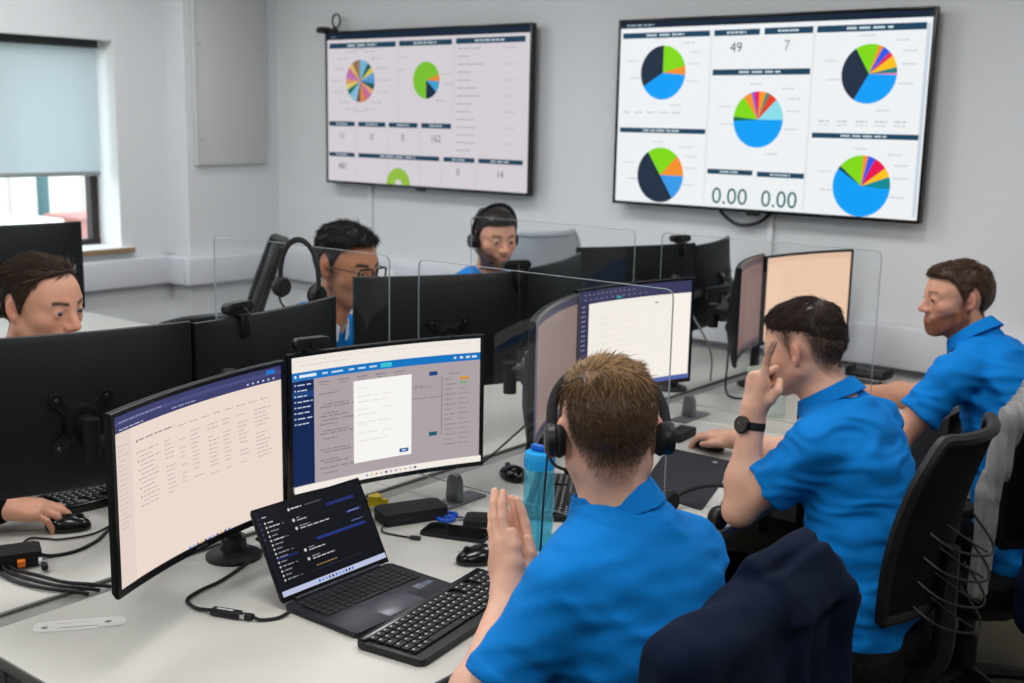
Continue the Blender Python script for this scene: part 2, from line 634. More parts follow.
# dado trunking round the room
def trunk(name, lo, hi):
    t = MB()
    t.lo_hi(lo, hi, .012, 3)
    o = struct(t.build(name, m_trunk))
    return o
TZ0, TZ1 = .765, .925
tr1 = trunk('trim_3', (WIN_X, RY, TZ0), (WIN_X + .06, PIER_Y - .0, TZ1))
tr2 = trunk('trim_4', (PIER_X, PIER_Y - .06, TZ0), (PIER_X + .06, WALL_Y, TZ1))
tr4 = trunk('trim_6', (WIN_X, PIER_Y - .06, TZ0), (PIER_X + .001, PIER_Y, TZ1))
tr3 = trunk('trim_5', (PIER_X, WALL_Y - .06, TZ0 - .01), (RX, WALL_Y, TZ1 + .005))
for i, x in enumerate((-4.6, -3.9, -.55, .1)):
    MB().lo_hi((x, WALL_Y - .066, TZ0 + .03), (x + .146, WALL_Y - .058, TZ1 - .03), .004).build('socket_plate', m_wall2, tr3)
for y in (.6, 1.6, 2.6):
    MB().lo_hi((WIN_X + .058, y, TZ0 + .03), (WIN_X + .066, y + .146, TZ1 - .03), .004).build('socket_plate', m_wall2, tr1)
for n_, lo, hi in (('baseboard_left', (WIN_X, RY, 0), (WIN_X + .015, PIER_Y, .1)), ('baseboard_back', (PIER_X, WALL_Y - .015, 0), (RX, WALL_Y, .1)), ('baseboard_pier', (PIER_X, PIER_Y, 0), (PIER_X + .015, WALL_Y - .016, .1))):
    struct(MB().lo_hi(lo, hi, .004).build(n_, m_wall2))
# access panel on the pier
o = thing('access_panel', 'tall white boxed access panel screwed to the wall pier', 'panel', (PIER_X + .001, 4.268, 1.434))
m_panel = mat('panel_white', rgb(205, 207, 205), .6, var=.02)
MB().lo_hi((0, -.245, 0), (.03, .245, 1.14), .006).build('board', m_panel, o)
MB().lo_hi((0, -.25, -.004), (.034, -.236, 1.145), .002).build('edge_trim', m_panel, o)
for y in (-.215, .215):
    for z in (.14, .66, 1.09):
        MB().cyl((.029, y, z), (.033, y, z), .007, .005, 12).build('screw', m_chrome, o)
# surface conduit under the two wall screens
for x, z1 in ((-4.70, 1.36), (-2.27, 1.36)):
    tag(MB().lo_hi((x, WALL_Y - .018, TZ1), (x + .028, WALL_Y, z1), .003).build('cable_conduit', m_wall, None), 'slim wall conduit running down from the %s wall screen' % ('left' if x < -4 else 'right'), 'conduit')
# ceiling light panels
m_led = mat_emit('led_diffuser', (1, .985, .96), 4.0)
_first = None
for i, x in enumerate((-4.65, -3.1, -1.55, 0.)):
    for j, y in enumerate((-.4, 1.3, 3.0)):
        lbl = 'ceiling light panel, %s from the window wall, %s row from the screens' % (('first', 'second', 'third', 'fourth', 'fifth')[i], ('third', 'second', 'first')[j])
        if _first is None:
            t = thing('ceiling_light', lbl, 'ceiling light', (x, y, CEIL), 0, 'ceiling light panels')
            fr = MB()
            for a, b in (((-.3, -.3), (.3, -.275)), ((-.3, .275), (.3, .3)), ((-.3, -.275), (-.275, .275)), ((.275, -.275), (.3, .275))):
                fr.lo_hi((*a, -.012), (*b, 0), .002)
            fr.build('frame', m_wall2, t)
            MB().lo_hi((-.275, -.275, -.008), (.275, .275, -.002)).build('diffuser', m_led, t, smooth=False)
            ld = bpy.data.lights.new('lamp', 'AREA')
            ld.shape = 'SQUARE'
            ld.size = .54
            ld.energy = LAMP_W
            ld.color = (.985, .99, 1.)
            lo = bpy.data.objects.new('lamp', ld)
            COL.objects.link(lo)
            lo.parent = t
            lo.location = (0, 0, -.014)
            _first = t
        else:
            t = copy_tree(_first)
            t.location = (x, y, CEIL)
            t['label'] = lbl

# ------------------------------------------------------------------ wall screens
NAVY, DKN = (22, 66, 92), (12, 32, 52)
BLUE, GREEN, DARK, ORANGE = (0, 160, 250), (130, 220, 10), (30, 46, 66), (246, 146, 42)
def tinytext(cv, u0, u1, v, hgt, col, n=8, seed=0):
    """a run of word-length dashes: lettering too small to read"""
    r = random.Random(seed)
    it = []
    u = u0
    while u < u1 - .004:
        wl = min(u1 - u, (u1 - u0) / n * r.uniform(.5, 1.4))
        it.append((u, v, u + wl * .8, v + hgt))
        u += wl
    cv.lines(it, col)
def bar(cv, u0, v0, u1, v1, seed, titled=True):
    cv.rect(u0, v0, u1, v1, NAVY)
    w = u1 - u0
    if titled:
        tinytext(cv, u0 + w * .28, u1 - w * .28, v0 + (v1 - v0) * .35, (v1 - v0) * .32, (205, 222, 230), 4, seed)
def tv_canvas_right():
    c = Canvas(1.44, .81)
    W_ = (240, 244, 246)
    c.rect(.009, .016, .991, .984, W_)
    c.rect(.009, .952, .991, .984, DKN)
    tinytext(c, .03, .13, .963, .008, (160, 175, 190), 5, 1)
    c.rect(.977, .03, .987, .925, (205, 216, 226))
    for u in (.333, .66):
        c.rect(u - .004, .03, u + .003, .93, (226, 232, 236))
    bar(c, .017, .898, .326, .927, 2)
    bar(c, .341, .897, .490, .927, 3)
    bar(c, .505, .897, .655, .929, 4)
    bar(c, .667, .897, .976, .929, 5)
    bar(c, .342, .698, .654, .728, 6)
    bar(c, .018, .395, .327, .421, 7)
    bar(c, .341, .190, .492, .216, 8)
    bar(c, .507, .186, .656, .212, 9)
    bar(c, .672, .391, .978, .416, 10)
    c.text('49', .416, .838, .05, (44, 84, 104))
    c.text('7', .579, .841, .05, (130, 150, 160))
    c.text('0.00', .420, .078, .085, (34, 98, 104), 1.04)
    c.text('0.00', .582, .077, .085, (34, 98, 104), 1.0)
    c.pie(.169, .715, .142, [(.21, GREEN), (.055, ORANGE), (.40, BLUE), (.335, DARK)])
    c.pie(.500, .475, .142, [(.045, (252, 150, 40)), (.025, (60, 140, 120)), (.055, (232, 62, 30)), (.125, (140, 224, 236)), (.49, BLUE), (.025, (20, 110, 70)), (.13, GREEN), (.055, ORANGE), (.02, (130, 90, 230)), (.03, (236, 20, 80))])
    c.pie(.827, .698, .140, [(.045, GREEN), (.03, ORANGE), (.045, (40, 90, 240)), (.03, (232, 50, 84)), (.065, (252, 196, 20)), (.03, (20, 130, 130)), (.012, (226, 130, 180)), (.325, BLUE), (.33, DARK), (.088, GREEN)])
    c.pie(.174, .170, .148, [(.125, GREEN), (.125, ORANGE), (.155, (56, 156, 236)), (.50, DARK), (.095, GREEN)], vmin=.017)
    c.pie(.828, .165, .148, [(.03, ORANGE), (.04, (40, 90, 240)), (.075, (236, 12, 80)), (.05, (252, 196, 20)), (.065, (0, 140, 150)), (.58, BLUE), (.02, (0, 70, 90)), (.14, GREEN)], vmin=.017)
    k = 20
    for cu, cv_ in ((.169, .715), (.5, .475), (.827, .698), (.174, .17), (.828, .165)):
        for du, dv in ((.07, .15), (.09, .04), (.085, -.05), (-.13, .06), (-.12, -.03), (.03, -.175), (-.03, .175), (.09, .1)):
            if .04 < cv_ + dv and not (cv_ < .3 and dv < -.1):
                k += 1
                tinytext(c, cu + du, cu + du + .042, cv_ + dv, .008, (206, 214, 220), 3, k)
    for i in range(5):
        tinytext(c, .03 + i * .045, .06 + i * .045, .5, .008, (190, 200, 205), 2, 60 + i)
        tinytext(c, .69 + i * .055, .725 + i * .055, .468, .01, (200, 208, 214), 2, 70 + i)
        tinytext(c, .69 + i * .055, .725 + i * .055, .450, .008, (214, 220, 224), 2, 80 + i)
    return c
def tv_canvas_left():
    c = Canvas(1.44, .81)
    c.rect(.009, .016, .991, .984, (232, 226, 232))
    c.rect(.009, .944, .991, .984, (14, 36, 58))
    tinytext(c, .03, .06, .958, .008, (120, 135, 150), 3, 1)
    for u in (.382, .655):
        c.rect(u - .003, .43, u + .003, .93, (222, 218, 224))
    for u in (.168, .330, .493, .60, .766):
        c.rect(u - .003, .03, u + .003, .40 if u < .5 else .2, (222, 218, 224))
    bar(c, .021, .888, .373, .922, 2)
    bar(c, .390, .890, .646, .923, 3)
    bar(c, .665, .892, .972, .926, 4)
    for i, (a, b) in enumerate(((.017, .158), (.177, .321), (.338, .484), (.502, .646))):
        bar(c, a, .382, b, .413, 10 + i)
    for i, (a, b) in enumerate(((.016, .157), (.177, .591), (.611, .757), (.775, .972))):
        bar(c, a, .180, b, .208, 20 + i)
    for s_, u, v in (('11', .088, .32), ('0', .249, .318), ('0', .41, .32), ('162', .576, .32), ('481', .088, .12), ('0', .681, .12), ('14', .876, .118)):
        c.text(s_, u, v, .045, (96, 106, 116), .9)
    pal = [(120, 200, 236), (130, 190, 220), (20, 96, 100), (228, 214, 90), (104, 170, 226), (90, 160, 220), (14, 96, 90), (240, 176, 120), (206, 110, 190), (222, 130, 110), (230, 150, 90), (120, 90, 80), (150, 208, 232), (140, 200, 236), (14, 110, 100), (236, 220, 110), (236, 160, 110), (200, 120, 200), (210, 120, 160), (240, 200, 110), (150, 120, 90), (170, 130, 100)]
    c.pie(.19, .676, .136, [(1 / len(pal), p) for p in pal], n=88)
    c.pie(.526, .678, .114, [(.2, (132, 210, 48)), (.06, ORANGE), (.1, (70, 170, 226)), (.14, (18, 44, 74)), (.5, (132, 210, 48))])
    c.pie(.388, .016, .108, [(.25, (160, 206, 70)), (.5, (160, 206, 70)), (.25, (160, 206, 70))], vmin=.017, hole=.32)
    k = 100
    for i in range(16):
        a = i / 16 * 2 * math.pi
        k += 1
        u = .19 + math.sin(a) * .125
        v = .676 + math.cos(a) * .2
        tinytext(c, u - .03, u + .03, v, .007, (196, 192, 200), 3, k)
    for u, v in ((.385, .74), (.60, .71), (.61, .65), (.575, .55), (.40, .82)):
        k += 1
        tinytext(c, u, u + .045, v, .007, (196, 192, 200), 3, k)
    for i in range(14):
        v = .86 - i * .047
        k += 1
        tinytext(c, .675, .72 + random.Random(i).uniform(0, .08), v, .008, (184, 180, 190), 4, k)
        if i % 2 == 0:
            tinytext(c, .88, .94, v, .007, (206, 202, 210), 3, k + 50)
    return c
def wall_tv(x0, x1, z0, z1, canvas, label, strength):
    yb = WALL_Y
    t = thing('wall_screen', label, 'television', ((x0 + x1) / 2, 4.54, z0))
    w, h = (x1 - x0), (z1 - z0)
    MB().lo_hi((-w / 2, 0, 0), (w / 2, .035, h), .006).build('housing', m_black, t)
    MB().lo_hi((-w * .36, .03, h * .12), (w * .36, .062, h * .8), .012).build('rear_cover', m_black, t)
    MB().lo_hi((-.22, .05, h * .3), (.22, .079, h * .7), .004).build('wall_bracket', m_alu, t)
    bz = MB()
    e = .011
    for lo, hi in (((-w / 2, -.006, 0), (-w / 2 + e, .002, h)), ((w / 2 - e, -.006, 0), (w / 2, .002, h)), ((-w / 2 + e, -.006, 0), (w / 2 - e, .002, e + .003)), ((-w / 2 + e, -.006, h - e), (w / 2 - e, .002, h))):
        bz.lo_hi(lo, hi, .002)
    bz.build('bezel', m_gloss, t)
    canvas.build('screen', lambda u, v, d: (-w / 2 + u * w, -.0012 - d, v * h), mat_screen('tv_panel_%.2f' % strength, strength, .5), t)
    MB().lo_hi((-.03, -.008, -.012), (.03, .01, .002), .003).build('sensor', m_gloss, t)
    return t
wall_tv(-4.962, -3.516, 1.348, 2.173, tv_canvas_left(), 'left wall screen with a many-coloured pie chart and a green pie chart', SCREEN * .80)
tvr = wall_tv(-3.023, -1.592, 1.344, 2.165, tv_canvas_right(), 'right wall screen with five large pie charts and the numbers 49, 7 and 0.00', SCREEN * .97)
tag(MB().tube([(-2.50, 4.57, 1.37), (-2.46, 4.575, 1.32), (-2.39, 4.58, 1.285), (-2.30, 4.58, 1.30), (-2.24, 4.575, 1.345), (-2.22, 4.57, 1.37)], .008, 8).build('drooping_cable', m_black), 'black cable loop drooping below the right wall screen', 'cable')
# small camera clipped on the left screen's corner
t = thing('clip_camera', 'small black camera with a cable loop on the corner of the left wall screen', 'camera', (-4.93, 4.55, 2.178))
MB().lo_hi((-.085, -.03, -.012), (-.03, .025, .022), .006).build('body', m_black, t)
MB().cyl((-.085, -.005, .005), (-.105, -.005, .005), .013, .011, 14).build('lens_barrel', m_black, t)
MB().lo_hi((-.03, -.012, -.005), (.05, .012, .01), .004).build('clip', m_black, t)
lp = [(.0, 0, .008)]
for i in range(13):
    a = R(-60 + i * 25)
    lp.append((.035 + .032 * math.cos(a), .004 + .002 * i * .2, .052 + .036 * math.sin(a)))
MB().tube(lp, .005, 6, 3).build('cable_loop', m_black, t)
# ------------------------------------------------------------------ benches
DZ = .73
m_lam = mat('white_laminate', rgb(196, 194, 187), .38, var=.025, scale=8, bump=.03, bscale=300)
m_edge = mat('grey_edge_band', rgb(92, 92, 90), .5, var=.06)
m_leg = mat('desk_frame_paint', rgb(60, 62, 64), .45, var=.06)
m_tray = mat('tray_grey', rgb(150, 150, 146), .5, metal=.2, var=.08)
def desk(x0, x1, y0, y1, label, group, user=1):
    """worktop with a dark edge band, frame legs on the floor"""
    t = thing('desk', label, 'desk', ((x0 + x1) / 2, (y0 + y1) / 2, 0), 0, group)
    w, d = (x1 - x0) / 2, (y1 - y0) / 2 - .0012
    MB().lo_hi((-w, -d, DZ - .006), (w, d, DZ), .0015).build('worktop', m_lam, t)
    MB().lo_hi((-w, -d, DZ - .028), (w, d, DZ - .0062), .002).build('edge_band', m_edge, t)
    for sy in (-1, 1):
        for sx in (-1, 1):
            MB().lo_hi((sx * (w - .09) - .025, sy * (d - .03) - .025, 0), (sx * (w - .09) + .025, sy * (d - .03) + .025, DZ - .03), .004).build('leg', m_leg, t)
        MB().lo_hi((-w + .1, sy * (d - .03) - .02, DZ - .075), (w - .1, sy * (d - .03) + .02, DZ - .03), .003).build('side_rail', m_leg, t)
    MB().lo_hi((-.03, -d + .06, DZ - .07), (.03, d - .06, DZ - .03), .003).build('beam', m_leg, t)
    return t
NX0, NX1, FX0, FX1 = -2.067, -1.285, -2.80, -2.133
YS = [.975, 2.167, 3.367, 4.55]
who = ('nearest the camera', 'in the middle of the bench', 'against the screen wall')
for i in range(3):
    desk(NX0, NX1, YS[i], YS[i + 1], 'white desk on the chair side of the bench, ' + who[i], 'white bench desks')
    desk(FX0, FX1, YS[i], YS[i + 1], 'white desk on the window side of the bench, ' + who[i], 'white bench desks')
t = thing('cable_tray', 'long grey cable tray in the gap between the two rows of desks', 'cable tray', (-2.1, 2.76, 0))
MB().lo_hi((-.031, -1.78, .60), (.031, 1.78, .604)).build('tray_floor', m_tray, t, smooth=False)
for s in (-1, 1):
    MB().lo_hi((s * .030 - .0015, -1.78, .604), (s * .030 + .0015, 1.78, .719)).build('tray_side', m_tray, t, smooth=False)
MB().lo_hi((-.028, -1.775, .714), (.028, 1.775, .719)).build('cover', m_tray, t, smooth=False)
for y in (-1.6, -.45, .75, 1.65):
    MB().lo_hi((-.02, y - .02, 0), (.02, y + .02, .60), .003).build('leg', m_leg, t)
# second bench by the window
t = thing('desk', 'white desk by the window wall behind the far workers', 'desk', (-4.6, 1.98, 0), 0, 'white bench desks')
MB().lo_hi((-.8, -1.2, DZ - .006), (.8, 1.2, DZ), .0015).build('worktop', m_lam, t)
MB().lo_hi((-.8, -1.2, DZ - .028), (.8, 1.2, DZ - .0062), .002).build('edge_band', m_edge, t)
for sx in (-1, 1):
    for sy in (-1, 1):
        MB().lo_hi((sx * .7 - .025, sy * 1.1 - .025, 0), (sx * .7 + .025, sy * 1.1 + .025, DZ - .03), .004).build('leg', m_leg, t)

# ------------------------------------------------------------------ monitors
MW, MH, SAG = .525, .335, .024
m_mon = mat('monitor_shell', rgb(13, 17, 19), .55, spec=.3, var=.12, scale=400, bump=.15, bscale=900)
m_bez = mat('monitor_bezel', rgb(12, 13, 15), .22, var=.05)
def mcurve(x, w=MW):
    return SAG * (1 - (2 * x / w) ** 2)
def monitor(L, Rr, ztop, canvas, strength, label, mh=MH, brand=False, vesa=True):
    L, Rr = Vector((*L, 0)), Vector((*Rr, 0))
    d = Rr - L
    w = d.length
    c = (L + Rr) / 2
    t = thing('monitor', label, 'monitor', (c.x, c.y, ztop - mh), math.atan2(d.y, d.x))
    n = 26
    prof = [(.0, .0), (.0, mh), (.003, mh + .0015), (.013, mh), (.020, mh - .012), (.030, mh * .72), (.042, mh * .55), (.042, mh * .3), (.028, mh * .12), (.016, .008), (.004, -.0015)]
    vs, fs = [], []
    k = len(prof)
    for i in range(n + 1):
        x = -w / 2 + w * i / n
        q = 1 - abs(2 * x / w) ** 4
        for (y, z) in prof:
            vs.append((x, mcurve(x, w) + (y if y < .014 else .013 + (y - .013) * q), z))
    for i in range(n):
        for j in range(k):
            fs.append((i * k + j, i * k + (j + 1) % k, (i + 1) * k + (j + 1) % k, (i + 1) * k + j))
    fs += [tuple(range(k)), tuple(range(n * k + k - 1, n * k - 1, -1))]
    b = MB()
    b._add(vs, fs)
    b.build('housing', m_mon, t, ang=50)
    # bezel: four strips following the curve
    bz = MB()
    def strip(x0, x1, z0, z1, m_):
        vv, ff = [], []
        for i in range(m_ + 1):
            x = x0 + (x1 - x0) * i / m_
            y = mcurve(x, w)
            vv += [(x, y - .004, z0), (x, y - .004, z1), (x, y + .003, z1), (x, y + .003, z0)]
        for i in range(m_):
            for j in range(4):
                ff.append((i * 4 + j, i * 4 + (j + 1) % 4, i * 4 + 4 + (j + 1) % 4, i * 4 + 4 + j))
        ff += [(3, 2, 1, 0), tuple(m_ * 4 + q_ for q_ in range(4))]
        bz._add(vv, ff)
    strip(-w / 2 - .001, w / 2 + .001, 0, .014, 24)
    strip(-w / 2 - .001, w / 2 + .001, mh - .008, mh, 24)
    strip(-w / 2 - .001, -w / 2 + .009, .014, mh - .008, 1)
    strip(w / 2 - .009, w / 2 + .001, .014, mh - .008, 1)
    bz.build('bezel', m_bez, t)
    if canvas:
        u0, u1, v0, v1 = -w / 2 + .009, w / 2 - .009, .0135, mh - .0075
        canvas.build('screen', lambda u, v, dd: (u0 + (u1 - u0) * u, mcurve(u0 + (u1 - u0) * u, w) - .0012 - dd, v0 + (v1 - v0) * v), mat_screen('lcd_%.2f' % strength, strength, .45), t)
    else:
        cv = Canvas(1, 1).rect(0, 0, 1, 1, (205, 205, 210))
        u0, u1, v0, v1 = -w / 2 + .009, w / 2 - .009, .0135, mh - .0075
        cv.build('screen', lambda u, v, dd: (u0 + (u1 - u0) * u, mcurve(u0 + (u1 - u0) * u, w) - .0012 - dd, v0 + (v1 - v0) * v), mat_screen('lcd_0.80', .8, .45), t)
    if brand:
        bt = Canvas(.05, .006)
        bt.text('SAMSUNG', .5, .5, .9, (120, 125, 130), 1)
        me = bt.build('maker_mark', lambda u, v, dd: ((u - .5) * .05, mcurve(0, w) - .0045 - dd, .004 + v * .006), mat_screen('mark_glow', .3), t)  # lettering is given emission, so it glows by itself
    if vesa:
        yb = SAG + .036
        vb = MB()
        zc = mh * .46
        for a in (45, 135, 225, 315):
            e = Vector((math.cos(R(a)) * .072, 0, math.sin(R(a)) * .072))
            vb.box((e.x * .55, yb + .008, zc + e.z * .55), (.088, .006, .026), rot=(0, -R(a), 0), bevel=.002)
            vb.cyl((e.x, yb + .004, zc + e.z), (e.x, yb + .014, zc + e.z), .016, .014, 14)
        vb.cyl((0, yb + .004, zc), (0, yb + .032, zc), .042, .038, 20)
        vo = vb.build('mount_bracket', m_black, t)
        for a in (45, 135, 225, 315):
            e = Vector((math.cos(R(a)) * .072, 0, math.sin(R(a)) * .072))
            MB().cyl((e.x, yb + .013, zc + e.z), (e.x, yb + .017, zc + e.z), .0055, .004, 10).build('screw', m_chrome, vo)
    return t
def rear_pt(L, Rr, ztop, back=.075):
    L, Rr = Vector((*L, 0)), Vector((*Rr, 0))
    d = (Rr - L).normalized()
    nb = Vector((-d.y, d.x, 0))
    c = (L + Rr) / 2 + nb * (SAG + back)
    return Vector((c.x, c.y, ztop - MH + MH * .46)), nb

# --- what the screens show
def cv_tickets():
    c = Canvas(.51, .31)
    c.rect(0, 0, 1, 1, (240, 222, 210))
    c.rect(0, .9, 1, 1, (62, 64, 110))
    c.rect(0, .945, 1, .965, (76, 80, 130))
    c.rect(.915, .955, .965, .982, (30, 120, 214))
    tinytext(c, .03, .30, .953, .006, (150, 152, 190), 8, 1)
    tinytext(c, .35, .5, .918, .006, (170, 172, 205), 5, 2)
    tinytext(c, .03, .18, .912, .005, (210, 212, 230), 4, 3)
    for i in range(6):
        c.rect(.80 + i * .03, .915, .81 + i * .03, .927, (206, 208, 226))
    c.rect(0, 0, .10, .9, (232, 214, 204))
    for i in range(18):
        tinytext(c, .015, .05 + random.Random(i).uniform(.0, .035), .82 - i * .028, .006, (200, 184, 178), 3, i + 10)
    tinytext(c, .14, .36, .81, .008, (150, 140, 140), 5, 40)
    c.rect(.125, .806, .133, .818, (40, 44, 60))
    for i in range(8):
        tinytext(c, .38 + i * .07, .43 + i * .07, .80, .006, (178, 166, 160), 2, 41 + i)
    for r_ in range(17):
        v = .74 - r_ * .026
        c.rect(.125, v, .131, v + .008, (90, 88, 100)) if r_ % 2 == 0 else None
        for k, (a, b) in enumerate(((.14, .27), (.29, .36), (.38, .43), (.45, .51), (.55, .62), (.64, .70), (.73, .80), (.83, .93))):
            if random.Random(r_ * 9 + k).random() < (.95 if k in (0, 4, 7) else .8):
                tinytext(c, a, a + (b - a) * random.Random(r_ + k * 31).uniform(.5, 1), v, .007, (196, 180, 172), 3, r_ * 20 + k)
        if r_ > 11:
            break
    for i in range(11):
        c.rect(.40 + i * .024, .018, .412 + i * .024, .032, ((60, 120, 200), (150, 160, 190), (90, 90, 160), (200, 170, 90), (30, 60, 110))[i % 5])
    return c
def cv_service():
    c = Canvas(.51, .31)
    PG = (176, 164, 168)
    c.rect(0, 0, 1, 1, PG)
    c.rect(0, .885, 1, 1, (244, 238, 230))
    tinytext(c, .05, .3, .93, .006, (214, 206, 198), 6, 1)
    tinytext(c, .02, .95, .962, .005, (226, 220, 212), 14, 2)
    c.rect(0, .825, 1, .885, (18, 118, 196))
    c.rect(.015, .845, .025, .865, (240, 244, 250))
    c.rect(.04, .845, .13, .866, (232, 240, 248))
    for i, (a, b) in enumerate(((.16, .19), (.21, .27), (.30, .33), (.35, .39), (.41, .45))):
        c.rect(a, .848, b, .861, (200, 222, 240))
    c.rect(.47, .838, .53, .872, (60, 196, 214))
    for i in range(4):
        c.rect(.86 + i * .032, .847, .872 + i * .036, .863, (226, 236, 246))
    c.rect(0, .045, .115, .825, (16, 38, 84))
    c.rect(0, .70, .115, .745, (26, 66, 124))
    for i in range(8):
        c.rect(.012, .79 - i * .041, .02, .80 - i * .041, (206, 216, 236))
        tinytext(c, .028, .06 + (.045, .03, .02, .05, .04, .036, .05, .03)[i], .789 - i * .041, .009, (196, 208, 230), 2, i)
    for i in range(5):
        tinytext(c, .14 + i * .1, .2 + i * .1, .79, .007, (112, 104, 112), 3, 30 + i)
        tinytext(c, .15 + i * .1, .19 + i * .1, .77, .006, (134, 126, 132), 2, 40 + i)
    for i, v in enumerate((.70, .62, .60, .55, .53, .50, .47, .42, .40, .36, .28, .26, .20, .18, .14, .10)):
        tinytext(c, .14 + .02 * (i % 2), .24 + .06 * ((i * 7) % 3), v, .007, (126, 116, 124), 4, 50 + i)
    for i, v in enumerate((.66, .645, .56)):
        tinytext(c, .64, .70 + .05 * i, v, .006, (132, 122, 130), 3, 80 + i)
    for v, cl in ((.75, (24, 66, 128)), (.27, (28, 92, 116))):
        c.rect(.725, v - .016, .768, v + .016, cl)
    c.rect(.7905, .25, .7935, .72, (104, 98, 108))
    for i in range(14):
        v = .69 - i * .04
        tinytext(c, .81, .85 + .02 * (i % 2), v, .006, (118, 110, 118), 2, 90 + i)
        if i > 1:
            tinytext(c, .88, .92 + .02 * (i % 2), v, .006, (132, 124, 130), 2, 120 + i)
    tinytext(c, .83, .88, .735, .006, (110, 104, 112), 2, 140)
    c.rect(.885, .685, .935, .706, (214, 150, 40))
    c.rect(.885, .652, .92, .668, (112, 170, 110))
    c.rect(.318, .135, .628, .765, (252, 250, 246))
    for i, v in enumerate((.70, .64, .60, .54, .50, .44, .42, .36, .30)):
        tinytext(c, .34, .40 + .05 * (i % 3), v, .006, (222, 218, 212), 3, 150 + i)
        if i % 2:
            tinytext(c, .47, .52, v, .006, (228, 224, 218), 2, 160 + i)
    c.rect(.562, .162, .61, .192, (12, 92, 162))
    c.rect(.574, .173, .598, .181, (230, 238, 246))
    c.rect(0, 0, 1, .05, (246, 240, 232))
    for i in range(11):
        c.rect(.38 + i * .026, .018, .392 + i * .026, .034, ((150, 160, 190), (210, 200, 190), (220, 160, 120), (190, 190, 200), (20, 60, 110), (200, 150, 190))[i % 6])
    return c
def cv_document():
    c = Canvas(.51, .31)
    c.rect(0, 0, 1, 1, (248, 240, 232))
    c.rect(0, .875, 1, 1, (56, 58, 92))
    for i in range(12):
        c.rect(.06 + i * .04, .955, .075 + i * .04, .968, (150, 130, 140))
        c.rect(.06 + i * .05, .91, .08 + i * .05, .92, (130, 128, 160))
    c.rect(.36, .892, .40, .912, (40, 170, 150))
    c.rect(0, 0, .10, .9, (48, 50, 84))
    for i in range(10):
        tinytext(c, .03, .07, .85 - i * .045, .012, (168, 150, 170), 2, i)
    c.rect(.10, .06, .99, .86, (250, 243, 234))
    c.rect(.70, .80, .725, .812, (120, 120, 130))
    for i in range(9):
        tinytext(c, .2, .5 + .03 * (i % 3), .72 - i * .06, .005, (236, 226, 216), 6, 20 + i)
    c.rect(0, 0, 1, .045, (84, 100, 170))
    return c
def cv_plain(a, b, band=None):
    c = Canvas(.51, .31)
    c.rect(0, 0, 1, 1, a)
    c.rect(0, .93, 1, 1, b)
    if band:
        c.rect(0, 0, .16, 1, band)
    for i in range(12):
        tinytext(c, .25, .6 + .1 * (i % 3), .85 - i * .06, .006, tuple(int(v * .93) for v in a), 6, i)
    c.rect(0, 0, 1, .05, b)
    return c
MON = dict(
    m1L=((-1.737, 1.086), (-1.876, 1.587), 1.200), m1R=((-1.962, 1.672), (-1.818, 2.176), 1.187),
    m2L=((-1.695, 2.222), (-1.90, 2.695), 1.228), m2R=((-1.915, 2.705), (-1.825, 3.215), 1.234),
    m3L=((-1.79, 3.46), (-1.945, 3.935), 1.244), m3R=((-1.94, 3.945), (-1.816, 4.45), 1.234),
    m4R=((-2.15, 1.550), (-2.29, 1.055), 1.256), m4L=((-2.237, 2.060), (-2.15, 1.556), 1.250),
    m5R=((-2.13, 2.725), (-2.37, 2.262), 1.268), m5L=((-2.29, 3.24), (-2.135, 2.74), 1.272),
    m6R=((-2.24, 3.93), (-2.44, 3.44), 1.262), m6L=((-2.35, 4.40), (-2.245, 3.94), 1.250))
monitor(*MON['m1L'], cv_tickets(), .95, 'curved monitor showing a pale ticket list under a purple header', brand=True)
monitor(*MON['m1R'], cv_service(), .95, 'curved monitor showing a white pop-up over a blue-topped service page', brand=True)
monitor(*MON['m2L'], cv_plain((150, 128, 122), (60, 58, 84), (70, 66, 98)), .8, 'dim curved monitor seen edge-on beside the blank white document monitor')  # dimming at a steep viewing angle is put into the display colours
monitor(*MON['m2R'], cv_document(), .98, 'curved monitor showing a blank white document framed in navy')
monitor(*MON['m3L'], cv_plain((140, 112, 110), (96, 80, 88)), .7, 'dim mauve curved monitor standing edge-on by the screen wall')  # display colours darkened to stand in for the oblique view
monitor(*MON['m3R'], cv_plain((244, 206, 178), (236, 196, 170)), .95, 'curved monitor with a peach coloured screen by the screen wall')
monitor(*MON['m4R'], None, .8, 'black monitor seen from behind in front of the dark-jacketed man, window side')
monitor(*MON['m4L'], None, .8, 'black monitor seen from behind with a webcam clip, left of the man in glasses')
monitor(*MON['m5R'], None, .8, 'black monitor seen from behind, hiding the chest of the man in glasses')
monitor(*MON['m5L'], None, .8, 'black monitor seen from behind, mostly hidden by the blank document monitor')
monitor(*MON['m6R'], None, .8, 'black monitor seen from behind under the right wall screen, with a webcam')
monitor(*MON['m6L'], None, .8, 'black monitor seen from behind, last one before the screen wall')
monitor((-4.06, 2.45), (-4.12, 1.93), 1.30, None, .8, 'black monitor seen from behind on the desk by the window')

